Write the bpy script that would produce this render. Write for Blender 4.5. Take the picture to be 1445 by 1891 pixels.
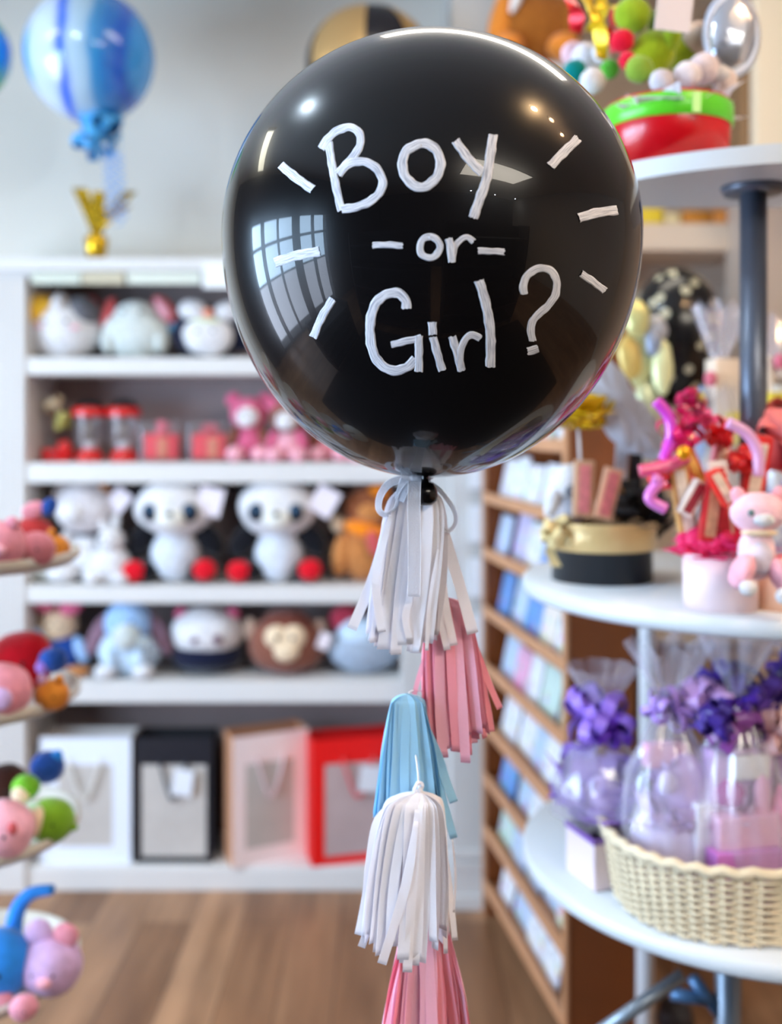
import bpy, bmesh, math, random
from mathutils import Vector, Matrix, Euler
from mathutils.bvhtree import BVHTree
PI = math.pi
S = bpy.context.scene
C = S.collection
for o in list(bpy.data.objects): bpy.data.objects.remove(o)

# ------------------------------------------------------------------ camera, light, exposure
F = 1900.0; EYE = 1.6; HOR = 783.0; CX = 722.5           # focal length in pixels, eye height, horizon row
cam = bpy.data.cameras.new('camera'); camo = bpy.data.objects.new('camera', cam); C.objects.link(camo)
camo.location = (0, 0, EYE); camo.rotation_euler = (PI/2, 0, 0)
cam.sensor_fit = 'VERTICAL'; cam.sensor_height = 24.0; cam.sensor_width = 24.0
cam.lens = 24.0*F/1891.0
cam.shift_y = -(945.5-HOR)/1891.0
cam.clip_start = 0.05
cam.dof.use_dof = True; cam.dof.focus_distance = 1.11; cam.dof.aperture_fstop = cam.lens/18.0
S.camera = camo
S.view_settings.view_transform = 'Standard'; S.view_settings.look = 'None'
S.view_settings.exposure = 0.24; S.view_settings.gamma = 1.0
S.view_settings.use_curve_mapping = False
S.cycles.max_bounces = 8; S.cycles.transparent_max_bounces = 16
S.cycles.caustics_reflective = False; S.cycles.caustics_refractive = False

w = bpy.data.worlds.new('world'); S.world = w; w.use_nodes = True
w.node_tree.nodes['Background'].inputs[0].default_value = (0.62, 0.78, 1.0, 1)
w.node_tree.nodes['Background'].inputs[1].default_value = 1.0

RX0, RX1, RY0, RY1, RZ = -3.3, 5.2, -5.2, 3.92, 3.3       # the room

def area(name, loc, rot, sx, sy, power, col):
    l = bpy.data.lights.new(name, 'AREA'); l.shape = 'RECTANGLE'; l.size = sx; l.size_y = sy
    l.energy = power; l.color = col
    o = bpy.data.objects.new(name, l); C.objects.link(o); o.location = loc; o.rotation_euler = rot
    return o
# daylight coming in through the shop window on the left wall
area('window_daylight_sky', (RX0-0.25, 0.6, 1.85), (0, -PI/2, 0), 1.1, 3.4, 340, (0.50, 0.73, 1.0))
area('window_daylight_street', (RX0-0.25, 0.6, 0.7), (0, -PI/2, 0), 1.1, 3.4, 150, (0.70, 0.80, 1.0))
WARM = (1.0, 0.90, 0.78); COOL = (0.90, 0.96, 1.0)

# ------------------------------------------------------------------ helpers
def lin(c):
    return tuple(((v/255)/12.92 if v/255 <= .04045 else ((v/255+.055)/1.055)**2.4) for v in c)
def P(px, py, z):
    return Vector(((px-CX)/F*z, z, EYE-(py-HOR)/F*z))
def X(px, z): return (px-CX)/F*z
def Zh(py, z): return EYE-(py-HOR)/F*z

MATS = {}
def mat(name, rgb, rough=.6, metal=0., bump=0., bscale=200., sheen=0., spec=.5, var=0., vscale=8., trans=0., coat=0., alpha=1., emit=0.):
    if name in MATS: return MATS[name]
    m = bpy.data.materials.new(name); m.use_nodes = True; MATS[name] = m
    nt = m.node_tree; b = nt.nodes['Principled BSDF']
    col = lin(rgb)+(1,)
    b.inputs['Base Color'].default_value = col
    b.inputs['Roughness'].default_value = rough; b.inputs['Metallic'].default_value = metal
    b.inputs['Sheen Weight'].default_value = sheen; b.inputs['Sheen Roughness'].default_value = .4
    b.inputs['Specular IOR Level'].default_value = spec
    b.inputs['Coat Weight'].default_value = coat; b.inputs['Coat Roughness'].default_value = .03
    b.inputs['Alpha'].default_value = alpha
    tc = nt.nodes.new('ShaderNodeTexCoord')
    if emit:
        b.inputs['Emission Color'].default_value = col; b.inputs['Emission Strength'].default_value = emit
    if var:
        n = nt.nodes.new('ShaderNodeTexNoise'); n.inputs['Scale'].default_value = vscale; n.inputs['Detail'].default_value = 4
        nt.links.new(tc.outputs['Object'], n.inputs['Vector'])
        r = nt.nodes.new('ShaderNodeMapRange'); r.inputs['From Min'].default_value = .3; r.inputs['From Max'].default_value = .7
        r.inputs['To Min'].default_value = 1-var; r.inputs['To Max'].default_value = 1+var
        nt.links.new(n.outputs['Fac'], r.inputs['Value'])
        mx = nt.nodes.new('ShaderNodeVectorMath'); mx.operation = 'SCALE'
        mx.inputs[0].default_value = col[:3]; nt.links.new(r.outputs['Result'], mx.inputs['Scale'])
        nt.links.new(mx.outputs[0], b.inputs['Base Color'])
    if bump:
        n = nt.nodes.new('ShaderNodeTexNoise'); n.inputs['Scale'].default_value = bscale; n.inputs['Detail'].default_value = 3
        nt.links.new(tc.outputs['Object'], n.inputs['Vector'])
        bp = nt.nodes.new('ShaderNodeBump'); bp.inputs['Strength'].default_value = bump; bp.inputs['Distance'].default_value = .004
        nt.links.new(n.outputs['Fac'], bp.inputs['Height']); nt.links.new(bp.outputs[0], b.inputs['Normal'])
    if trans:
        tr = nt.nodes.new('ShaderNodeBsdfTranslucent'); tr.inputs[0].default_value = col
        ms = nt.nodes.new('ShaderNodeMixShader'); ms.inputs[0].default_value = trans
        out = nt.nodes['Material Output']
        nt.links.new(b.outputs[0], ms.inputs[1]); nt.links.new(tr.outputs[0], ms.inputs[2]); nt.links.new(ms.outputs[0], out.inputs[0])
    return m
def fur(name, rgb): return mat('fur_'+name, rgb, rough=.95, bump=.8, bscale=200, sheen=.35, spec=.1, var=.14, vscale=45)
def clear(name, rgb, gloss=.14, opac=.1):
    """thin see-through film: transparent, a little milky, with glints"""
    if name in MATS: return MATS[name]
    m = bpy.data.materials.new(name); m.use_nodes = True; MATS[name] = m
    nt = m.node_tree; nt.nodes.remove(nt.nodes['Principled BSDF'])
    out = nt.nodes['Material Output']; col = lin(rgb)+(1,)
    t = nt.nodes.new('ShaderNodeBsdfTransparent'); g = nt.nodes.new('ShaderNodeBsdfGlossy'); g.inputs['Roughness'].default_value = .12
    d = nt.nodes.new('ShaderNodeBsdfDiffuse'); d.inputs[0].default_value = col
    m1 = nt.nodes.new('ShaderNodeMixShader'); m1.inputs[0].default_value = opac
    m2 = nt.nodes.new('ShaderNodeMixShader'); m2.inputs[0].default_value = gloss
    nt.links.new(t.outputs[0], m1.inputs[1]); nt.links.new(d.outputs[0], m1.inputs[2])
    nt.links.new(m1.outputs[0], m2.inputs[1]); nt.links.new(g.outputs[0], m2.inputs[2]); nt.links.new(m2.outputs[0], out.inputs[0])
    return m

def link(name, bm, m, parent=None, smooth=True):
    me = bpy.data.meshes.new(name); bm.to_mesh(me); bm.free()
    if smooth:
        for p in me.polygons: p.use_smooth = True
    me.materials.append(m)
    o = bpy.data.objects.new(name, me); C.objects.link(o)
    if parent: o.parent = parent
    return o
def tag(o, label=None, cat=None, group=None, kind=None):
    if label: o['label'] = label
    if cat: o['category'] = cat
    if group: o['group'] = group
    if kind: o['kind'] = kind
    return o
def thing(name, loc, label, cat, group=None, rz=0):
    o = bpy.data.objects.new(name, None); C.objects.link(o); o.location = loc; o.rotation_euler = (0, 0, rz)
    o.empty_display_size = .05
    return tag(o, label, cat, group)
def struct(name, bm, m, label, smooth=False):
    o = link(name, bm, m, None, smooth); return tag(o, label, name.split('_')[0], None, 'structure')
def BM(): return bmesh.new()
def xf(bm, vs, M): bmesh.ops.transform(bm, matrix=M, verts=vs)
def box(bm, c, s, rot=(0, 0, 0), bev=0.):
    t = bmesh.new(); bmesh.ops.create_cube(t, size=1)
    bmesh.ops.scale(t, vec=s, verts=t.verts)
    if bev: bmesh.ops.bevel(t, geom=t.edges[:], offset=bev, segments=2, affect='EDGES', profile=.6)
    M = Matrix.Translation(c) @ Euler(rot).to_matrix().to_4x4()
    bmesh.ops.transform(t, matrix=M, verts=t.verts); merge(bm, t)
    return bm
def merge(bm, t):
    mp = {v: bm.verts.new(v.co) for v in t.verts}
    for f in t.faces:
        try: bm.faces.new([mp[v] for v in f.verts])
        except ValueError: pass
    t.free()
def b2(bm, x0, x1, y0, y1, z0, z1, bev=0.):
    return box(bm, ((x0+x1)/2, (y0+y1)/2, (z0+z1)/2), (abs(x1-x0), abs(y1-y0), abs(z1-z0)), bev=bev)
def ell(bm, c, r, rot=(0, 0, 0), seg=22, lump=.0, seed=0):
    t = bmesh.new(); bmesh.ops.create_uvsphere(t, u_segments=seg, v_segments=max(8, seg*2//3), radius=1)
    if lump:
        rn = random.Random(seed); ph = [rn.uniform(0, 6) for _ in range(6)]
        for v in t.verts:
            p = v.co; d = math.sin(3*p.x+ph[0])*math.sin(3*p.y+ph[1])+math.sin(5*p.z+ph[2])*math.sin(4*p.x+ph[3])
            v.co = p*(1+lump*d)
    M = Matrix.Translation(c) @ Euler(rot).to_matrix().to_4x4() @ Matrix.Diagonal((r[0], r[1], r[2], 1))
    bmesh.ops.transform(t, matrix=M, verts=t.verts); merge(bm, t); return bm
def lathe(bm, prof, c=(0, 0, 0), seg=40, sx=1., sy=1., fn=None, a0=0., a1=2*PI, cap=False):
    full = abs(a1-a0-2*PI) < 1e-6; n = seg if full else seg+1; rings = []
    for r, z in prof:
        ring = []
        for i in range(n):
            a = a0+(a1-a0)*i/seg; rr = r
            p = Vector((rr*math.cos(a)*sx, rr*math.sin(a)*sy, z))
            if fn: p = fn(p, a, r, z)
            ring.append(bm.verts.new(p+Vector(c)))
        rings.append(ring)
    for k in range(len(rings)-1):
        for i in range(seg if full else seg):
            j = (i+1) % n
            if not full and i == seg: continue
            bm.faces.new((rings[k][i], rings[k][j], rings[k+1][j], rings[k+1][i]))
    if cap:
        bm.faces.new(rings[0][::-1]); bm.faces.new(rings[-1])
    bmesh.ops.remove_doubles(bm, verts=bm.verts, dist=1e-6)
    return bm
def catmull(pts, n=6, closed=False):
    out = []; m = len(pts)
    rng = range(m if closed else m-1)
    for i in rng:
        g = lambda k: pts[k % m] if closed else pts[max(0, min(m-1, k))]
        p0, p1, p2, p3 = [Vector(g(i+d)) for d in (-1, 0, 1, 2)]
        for s in range(n):
            t = s/n
            out.append(.5*((2*p1)+(-p0+p2)*t+(2*p0-5*p1+4*p2-p3)*t*t+(-p0+3*p1-3*p2+p3)*t**3))
    out.append(Vector(pts[0]) if closed else Vector(pts[-1]))
    return out
def tube(bm, pts, r, seg=8, r1=None):
    pts = [Vector(p) for p in pts]; n = len(pts); rings = []; up = Vector((0, 0, 1)); last = None
    for i, p in enumerate(pts):
        d = (pts[min(i+1, n-1)]-pts[max(i-1, 0)]).normalized()
        if last is None:
            a = d.cross(up)
            if a.length < .1: a = d.cross(Vector((0, 1, 0)))
        else: a = last-d*last.dot(d)
        a.normalize(); last = a; b = d.cross(a)
        rr = r if r1 is None else r+(r1-r)*i/(n-1)
        rings.append([bm.verts.new(p+(a*math.cos(2*PI*k/seg)+b*math.sin(2*PI*k/seg))*rr) for k in range(seg)])
    for k in range(n-1):
        for i in range(seg):
            j = (i+1) % seg; bm.faces.new((rings[k][i], rings[k][j], rings[k+1][j], rings[k+1][i]))
    bm.faces.new(rings[0][::-1]); bm.faces.new(rings[-1]); return bm
def strip(bm, pts, wv, th=0.0004):
    """a thin ribbon of real thickness along pts; wv = list of half-width vectors"""
    rows = []
    for i, p in enumerate(pts):
        d = (pts[min(i+1, len(pts)-1)]-pts[max(i-1, 0)])
        n = d.cross(wv[i]); n = n.normalized()*th if n.length > 1e-9 else Vector((0, th, 0))
        rows.append([bm.verts.new(p-wv[i]+n), bm.verts.new(p+n*1.0), bm.verts.new(p+wv[i]+n), bm.verts.new(p+wv[i]-n), bm.verts.new(p-n), bm.verts.new(p-wv[i]-n)])
    for k in range(len(rows)-1):
        for i in range(6):
            j = (i+1) % 6; f = bm.faces.new((rows[k][i], rows[k][j], rows[k+1][j], rows[k+1][i]))
            if i in (2, 5):
                for e in f.edges: e.smooth = False
    bm.faces.new(rows[0][::-1]); bm.faces.new(rows[-1]); return bm

# ------------------------------------------------------------------ materials of the room
wall_m = mat('wall_paint', (224, 220, 211), rough=.85, bump=.05, bscale=60, var=.015, vscale=2)
warm_wall = mat('wall_paint_beige', (222, 204, 186), rough=.85, bump=.05, bscale=60)
white_m = mat('white_paint', (219, 216, 213), rough=.45, var=.015, vscale=6)
back_m = mat('shelf_back_shaded', (150, 134, 132), rough=.8, var=.05, vscale=4)  # shade inside the shelf bays is put into this darker mauve-grey
ceil_m = mat('ceiling_tile', (225, 223, 218), rough=.9, bump=.1, bscale=90)
darkwall_m = mat('rear_wall_paint', (70, 62, 66), rough=.8, var=.1)

def floor_mat():
    m = bpy.data.materials.new('wood_plank_floor'); m.use_nodes = True; nt = m.node_tree; b = nt.nodes['Principled BSDF']
    tc = nt.nodes.new('ShaderNodeTexCoord'); mp = nt.nodes.new('ShaderNodeMapping'); mp.inputs['Rotation'].default_value = (0, 0, PI/2)
    br = nt.nodes.new('ShaderNodeTexBrick'); br.inputs['Scale'].default_value = 1.0; br.inputs['Brick Width'].default_value = 1.1; br.inputs['Row Height'].default_value = .16
    br.inputs['Mortar Size'].default_value = .002; br.inputs['Color1'].default_value = lin((190, 148, 112))+(1,); br.inputs['Color2'].default_value = lin((146, 106, 74))+(1,)
    br.inputs['Mortar'].default_value = lin((90, 66, 48))+(1,); br.offset = .37
    nt.links.new(tc.outputs['Object'], mp.inputs[0]); nt.links.new(mp.outputs[0], br.inputs['Vector'])
    mp2 = nt.nodes.new('ShaderNodeMapping'); mp2.inputs['Scale'].default_value = (14, 1.6, 1)
    nz = nt.nodes.new('ShaderNodeTexNoise'); nz.inputs['Scale'].default_value = 1.0; nz.inputs['Detail'].default_value = 6
    nt.links.new(tc.outputs['Object'], mp2.inputs[0]); nt.links.new(mp2.outputs[0], nz.inputs['Vector'])
    r = nt.nodes.new('ShaderNodeValToRGB'); r.color_ramp.elements[0].position = .3; r.color_ramp.elements[0].color = (.52, .46, .42, 1)
    r.color_ramp.elements[1].position = .7; r.color_ramp.elements[1].color = (1.15, 1.12, 1.1, 1)
    nt.links.new(nz.outputs['Fac'], r.inputs[0])
    mx = nt.nodes.new('ShaderNodeMix'); mx.data_type = 'RGBA'; mx.blend_type = 'MULTIPLY'; mx.inputs[0].default_value = .9
    nt.links.new(br.outputs['Color'], mx.inputs[6]); nt.links.new(r.outputs[0], mx.inputs[7]); nt.links.new(mx.outputs[2], b.inputs['Base Color'])
    b.inputs['Roughness'].default_value = .42
    return m

# ------------------------------------------------------------------ room shell
bm = BM(); b2(bm, RX0-.1, RX1+.1, RY0-.1, RY1+.1, -.1, 0); struct('floor', bm, floor_mat(), 'brown wood plank floor')
bm = BM(); b2(bm, RX0-.1, RX1+.1, RY0-.1, RY1+.1, RZ, RZ+.1); struct('ceiling', bm, ceil_m, 'white shop ceiling')
bm = BM(); b2(bm, RX0, RX1, RY1, RY1+.1, 0, RZ); struct('wall_back', bm, wall_m, 'pale grey back wall behind the white shelving')
bm = BM(); b2(bm, RX1, RX1+.1, RY0, RY1, 0, RZ); struct('wall_right', bm, warm_wall, 'beige right wall')
bm = BM(); b2(bm, RX0, RX1, RY0-.1, RY0, 0, RZ); struct('wall_front', bm, darkwall_m, 'dark wall behind the camera')
# left wall around the shop window
bm = BM()
WY0, WY1, WZ1 = -1.15, 2.35, 2.35
b2(bm, RX0-.1, RX0, RY0, WY0, 0, RZ); b2(bm, RX0-.1, RX0, WY1, RY1, 0, RZ); b2(bm, RX0-.1, RX0, WY0, WY1, WZ1, RZ)
struct('wall_left', bm, darkwall_m, 'left wall with the shop window')
frame_m = mat('dark_bronze_frame', (40, 38, 42), rough=.4, metal=.6)
bm = BM()
for y, hw in ((WY0, .05), (-.5, .06), (.2, .16), (.95, .05), (1.65, .09), (WY1, .05)): b2(bm, RX0-.07, RX0-.01, y-hw, y+hw, 0, WZ1)
for z in (.05, 1.9, WZ1-.03): b2(bm, RX0-.07, RX0-.01, WY0, WY1, z-.03, z+.03)
win = struct('window_1', bm, frame_m, 'bronze framed shop window on the left wall')
bm = BM(); b2(bm, RX0-.045, RX0-.04, WY0, WY1, 0, WZ1); g = link('pane', bm, clear('window_glass', (220, 235, 240), .05, .02), win, False)
# projecting grey wall end between shelving and card rack
zW = 3.41
bm = BM(); b2(bm, X(832, zW)+.005, X(905, zW)+.14, zW, RY1, 0, RZ)
struct('wall_end', bm, mat('wall_end_paint', (206, 204, 201), rough=.85), 'light grey end wall between the shelving and the card rack')
bm = BM(); xa, xb = X(832, zW)+.005, X(905, zW)+.14
b2(bm, xa-.0, xb, zW-.012, zW+.0, .03, .13, .002); b2(bm, xa, xb, zW-.02, zW, .13, .155, .004); b2(bm, xa, xb, zW-.016, zW, .165, .19, .004)
b2(bm, xa, xb, zW-.03, zW, 0, .045, .004)
struct('baseboard_end', bm, white_m, 'white moulded baseboard at the foot of the grey end wall')
bm = BM(); b2(bm, xb+.0, RX1, RY1-.015, RY1, 0, .13, .003); struct('baseboard_back', bm, white_m, 'white baseboard of the back wall')

# ceiling lights
def panel(x, y, sx, sy, col, st, label):
    t = thing('ceiling_light', (x, y, RZ), label, 'ceiling light', 'fluorescent ceiling panels')
    bm = BM()
    for s in (-1, 1):
        b2(bm, s*sx/2-.02, s*sx/2+.02, -sy/2-.02, sy/2+.02, -.03, 0); b2(bm, -sx/2, sx/2, s*sy/2-.02, s*sy/2+.02, -.03, 0)
    link('frame', bm, white_m, t, False)
    bm = BM(); b2(bm, -sx/2+.02, sx/2-.02, -sy/2+.02, sy/2-.02, -.022, -.012)
    e = mat('diffuser_%d' % int(st*10), col, emit=st); link('diffuser', bm, e, t, False)
PE = 13.0
panel(-2.35, 2.2, 1.3, .34, (255, 250, 225), PE*.8, 'long fluorescent ceiling panel above the left shelf end')
panel(1.9, -1.75, 2.2, 1.2, (255, 246, 230), PE*1.45, 'long fluorescent ceiling panel behind the camera on the right')
panel(.45, 2.45, 1.3, .4, (255, 246, 228), PE*.55, 'fluorescent ceiling panel above the middle of the shop')
def spot(x, y, col, power, label, r=.035):
    t = thing('ceiling_spot_light', (x, y, RZ), label, 'spot light')
    bm = BM(); lathe(bm, [(0, 0), (.045, 0), (.06, -.07), (.052, -.07), (.04, -.02)], seg=20); link('housing', bm, white_m, t)
    bm = BM(); ell(bm, (0, 0, -.045), (r, r, r*.8), seg=16)
    link('bulb', bm, mat('bulb_%d_%d' % (int(power), int(col[2]*100)), tuple(int(255*c) for c in col), emit=power), t)
spot(-1.16, 1.45, (.85, .93, 1), 900, 'bright cool ceiling spot light above the left side', .045)
spot(1.15, .91, (1, .82, .6), 750, 'brightest warm ceiling spot light of the row on the right', .045)
spot(1.45, .99, (1, .8, .6), 250, 'second warm ceiling spot light of the row', .03)
spot(1.80, .94, (1, .8, .6), 250, 'third warm ceiling spot light of the row, nearest the right wall', .03)
spot(1.8, -4.3, (.9, .96, 1), 900, 'cool ceiling spot light by the front wall, first from the left', .045)
spot(3.3, -4.5, (.9, .96, 1), 700, 'cool ceiling spot light by the front wall, middle one', .045)
spot(4.8, -4.4, (.9, .96, 1), 600, 'cool ceiling spot light by the front wall, rightmost', .045)

# dark racks added out of view, only to darken the balloon's reflections
def added_rack(x, y, w_, h_, label, rz=0):
    t = thing('added_dark_rack', (x, y, 0), label, 'added rack', None, rz); dm = mat('added_rack_charcoal', (38, 34, 40), rough=.7)
    bm = BM(); b2(bm, -w_/2, w_/2, -.02, .02, 0, h_, .003); link('back_panel', bm, dm, t, False)
    for i in range(5): bm = BM(); b2(bm, -w_/2, w_/2, .021, .36, .1+i*(h_-.1)/4.6, .13+i*(h_-.1)/4.6, .003); link('shelf', bm, dm, t, False)
    for sx in (-1, 1): bm = BM(); b2(bm, sx*w_/2-.02, sx*w_/2+.02, -.03, .37, 0, h_+.02, .003); link('end_panel', bm, dm, t, False)
    return t
added_rack(-.9, -1.1, 1.7, 1.75, 'added charcoal rack behind the camera on the left, darkening the balloon reflection')
added_rack(1.1, -1.0, 1.8, 1.85, 'added charcoal rack behind the camera on the right, darkening the balloon reflection')
added_rack(-1.9, .35, 1.0, .8, 'low added charcoal rack beside the shop window, darkening the balloon reflection', -PI/2)
bm = BM(); b2(bm, -1.6, 2.3, -.6, 2.0, .001, .012, .004); tag(link('floor_mat', bm, mat('added_dark_mat', (30, 26, 27), .95, bump=.4, bscale=200)), 'added charcoal floor mat darkening the floor reflected in the black balloon', 'floor mat')  # mat added out of view so the balloon mirrors a darker floor

# ------------------------------------------------------------------ white shelving on the left
zB = 3.53; kB = zB/F; dB = .32
XL0, XL1 = X(-60, zB), X(48, zB); XR0, XR1 = X(741, zB), X(838, zB)
def HB(py): return Zh(py, zB)
bc = thing('bookcase', (X(395, zB), zB+dB/2, 0), 'tall white built-in shelving unit full of plush toys against the grey wall', 'shelving')
L = bc.location.copy()
def wpart(name, bm, m, par, smooth=False, loc=None):
    bmesh.ops.translate(bm, vec=-(loc if loc is not None else L), verts=bm.verts); return link(name, bm, m, par, smooth)
def pilaster(x0, x1):
    bm = BM(); b2(bm, x0, x1, zB, zB+.03, 0, HB(500)); n = 6; ww = (x1-x0)/n
    for i in range(n): b2(bm, x0+ww*(i+.25), x0+ww*(i+.8), zB-.009, zB+.001, .15, HB(515), .003)
    b2(bm, x0-.004, x1+.004, zB-.018, zB+.02, 0, .13, .004)
    b2(bm, x0, x1, zB+.03, zB+dB, 0, HB(500))
    return bm
wpart('side_post', pilaster(XL0, XL1), white_m, bc); wpart('side_post', pilaster(XR0, XR1), white_m, bc)
bm = BM(); b2(bm, XL1, XR0, zB+dB-.015, zB+dB, HB(1600), HB(500)); wpart('back_panel', bm, back_m, bc)
bm = BM(); b2(bm, XL0-.015, XR1+.015, zB-.03, zB+dB, HB(502), HB(478), .006); b2(bm, XL0, XR1, zB-.012, zB+.02, HB(510), HB(502), .003); wpart('top_board', bm, white_m, bc)
SH = {1: (660, 692), 2: (855, 892), 3: (1082, 1114), 4: (1258, 1298), 5: (1600, 1620)}
for k, (a, b) in SH.items():
    bm = BM(); b2(bm, XL1, XR0, zB, zB+dB-.015, HB(b), HB(a), .004); wpart('shelf', bm, white_m, bc)
bm = BM(); b2(bm, XL1, XR0, zB-.005, zB+.02, 0, HB(1604), .004); wpart('plinth', bm, white_m, bc)
# label strips hung under the top board
for i, (x0, x1, cn, c) in enumerate([(62, 152, 'pale green', (205, 210, 196)), (155, 232, 'tan', (196, 186, 160)), (238, 372, 'off-white', (214, 218, 205)), (378, 470, 'white', (238, 240, 240))]):
    bm = BM(); z1 = HB(504) if i < 3 else HB(488); b2(bm, X(x0, zB), X(x1, zB), zB-.038 if i == 3 else zB-.022, zB-.032 if i == 3 else zB-.013, HB(526 if i < 3 else 535), z1)
    tag(link('shelf_sign', bm, mat('sign_'+cn.replace(' ', '_').replace('-', '_'), c, .6), None, False), '%s blank sign strip under the top board of the white shelving' % cn, 'sign')

# ------------------------------------------------------------------ plush toys
BLK = mat('glossy_black_eye', (14, 14, 18), rough=.15)
def plush(name, label, cat, px, Zb, z, spec, group=None, rz=0, kk=None):
    """spec rows: (part, dx, front, up, rx, ry, rz, material, tilt, parent) in photo pixels at distance z"""
    k = kk or z/F
    t = thing(name, (X(px, z), z, Zb), label, cat, group, rz)
    made = {}
    for i, row in enumerate(spec):
        nm, dx, fr, up, a, b, c, m = row[:8]; tilt = row[8] if len(row) > 8 else 0; par = row[9] if len(row) > 9 else None
        bm = BM(); sm = a*k < .012
        ell(bm, (dx*k, -fr*k, up*k), (a*k, b*k, c*k), (0, math.radians(tilt), 0), seg=12 if sm else 24, lump=0 if sm else .025, seed=i+int(px))
        o = link(nm, bm, m, made.get(par, t)); made[nm] = o
    return t
def eyes(dx, fr, up, r=4, m=None, par='head', mx=0):
    return [('eye', mx-dx, fr, up, r, r*.6, r, m or BLK, 0, par), ('eye', mx+dx, fr, up, r, r*.6, r, m or BLK, 0, par)]
W_ = fur('white', (226, 224, 226)); G_ = fur('grey_white', (208, 214, 210)); NV = fur('navy', (24, 28, 52)); BK = fur('black', (22, 22, 28))
RED = fur('red', (220, 22, 40)); CR = fur('cream', (240, 214, 180)); BRN = fur('brown', (136, 84, 68)); TAN = fur('tan', (196, 128, 72)); OR_ = fur('orange', (248, 140, 30))
PK = fur('pink', (246, 178, 192)); DP = fur('deep_pink', (216, 104, 138)); LB = fur('light_blue', (160, 196, 238)); PB = fur('pale_blue', (202, 222, 240)); GB = fur('grey_blue', (166, 180, 198))
YEL = fur('yellow', (250, 196, 64)); DG = fur('dark_grey', (104, 104, 110)); CORAL = fur('coral', (208, 92, 92)); TEAL = fur('teal', (70, 130, 160)); MAU = fur('mauve', (140, 108, 124))
GRN = fur('green', (128, 176, 46)); BLU = fur('blue', (50, 140, 230)); LIL = fur('lilac', (214, 176, 216)); DBR = fur('dark_brown', (66, 36, 30)); ROSE = fur('rose', (232, 150, 164)); CAR = fur('caramel', (220, 136, 50)); DBL = fur('dark_blue', (40, 80, 160))
s1, s2, s3, s4, s5 = [HB(SH[i][0]) for i in range(1, 6)]
zp = zB+.13
# top row
plush('plush_cat', 'round white cat plush with one yellow and one grey ear, top row far left', 'plush toy', 118, s1, zp,
      [('body', 0, 0, 55, 67, 50, 57, W_), ('ear', -38, 8, 88, 34, 38, 32, YEL, -28), ('ear', 40, 8, 88, 32, 34, 26, DG, 30), ('head_patch', 0, 20, 92, 18, 26, 30, W_), ('cheek', -30, 44, 58, 8, 5, 4, PK), ('cheek', 34, 44, 56, 8, 5, 4, PK)] + eyes(20, 49, 66, 3, None, 'body'))
plush('plush_flower', 'small coral plush flower wedged behind the round white cat plush', 'plush toy', 168, s1+.17, zp+.09,
      [('head', 0, 0, 18, 18, 14, 17, CORAL), ('petal', -10, 6, 24, 8, 6, 8, PK, 0), ('petal', 10, 6, 12, 8, 6, 8, PK)])
plush('plush_elephant', 'pale grey-white plush with two red ears, middle of the top row', 'plush toy', 254, s1, zp,
      [('body', 0, 0, 48, 64, 48, 50, G_), ('head', 0, 8, 82, 40, 36, 26, G_), ('ear', -52, 4, 86, 12, 12, 30, CORAL, 18), ('ear', 52, 6, 90, 18, 12, 32, CORAL, -34), ('ear_lining', 50, 14, 92, 10, 8, 22, PK, -34, 'ear'), ('arm', -48, 20, 34, 14, 20, 24, G_), ('arm', 48, 20, 34, 14, 20, 24, G_)] + eyes(16, 42, 84, 3))
plush('plush_penguin', 'navy plush with white face and white head bow, right of the top row', 'plush toy', 388, s1, zp,
      [('body', 0, 0, 50, 72, 44, 52, NV), ('face', 2, 30, 42, 47, 24, 38, W_), ('bow_loop', -26, 26, 88, 27, 16, 20, W_, 12), ('bow_loop', 36, 26, 86, 26, 16, 19, W_, -12), ('bow_knot', 4, 38, 82, 10, 8, 9, mat('orange_felt', (240, 150, 120), .9)), ('scarf', 0, 36, 66, 30, 16, 7, mat('pale_green_felt', (214, 222, 180), .9)), ('wing', -60, 8, 58, 18, 14, 12, TEAL, -20), ('wing', 62, 8, 40, 16, 14, 26, NV)] + eyes(14, 53, 48, 3, None, 'face'))
# second row: bow decoration, dispensers, boxed gifts, bears
redp = mat('red_plastic', (214, 20, 22), rough=.25, coat=.5); blkp = mat('black_plastic', (20, 20, 24), rough=.25); clr = clear('clear_plastic', (225, 222, 228), .07, .08)
t = thing('gift_decoration', (X(108, zp), zp, s2), 'gold and cream bows over a red base, far left of the second shelf', 'decoration')
k = zp/F
bm = BM(); box(bm, (0, 0, 13*k), (50*k, 40*k, 24*k), bev=.004); ell(bm, (14*k, -10*k, 28*k), (13*k, 10*k, 12*k)); link('base', bm, redp, t)
bm = BM(); tube(bm, [(0, 0, 20*k), (-2*k, 0, 70*k), (-6*k, 0, 110*k)], .003); link('stem', bm, mat('brown_wire', (110, 80, 60)), t)
def bow_loops(bm, c, R, n, wd, rnd=0, squash=.7, flat=False, tail=True):
    """gift bow: ribbon loops leaving the centre in all directions"""
    rn = random.Random(rnd); c = Vector(c)
    for i in range(n):
        a = 2*PI*i/n+rn.uniform(-.2, .2); el = 0 if flat else rn.uniform(-.9, 1.2)
        d = Vector((math.cos(a)*math.cos(el), math.sin(a)*math.cos(el)*(1 if not flat else .25), math.sin(el) if not flat else 0))
        if flat: d = Vector((math.cos(a), -.3*rn.random(), math.sin(a)))
        side = d.cross(Vector((rn.uniform(-1, 1), rn.uniform(-1, 1), rn.uniform(-1, 1)))).normalized(); nrm = d.cross(side)
        r = R*rn.uniform(.8, 1.1); pts = []
        for s in range(11):
            u = s/10; an = u*2*PI
            pts.append(c+d*(r*(1-math.cos(an))/2)+nrm*(r*.32*math.sin(an)))
        strip(bm, pts, [side*wd*(.5+.5*math.sin(PI*s/10)) for s in range(11)], .0006)
    return bm
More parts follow.
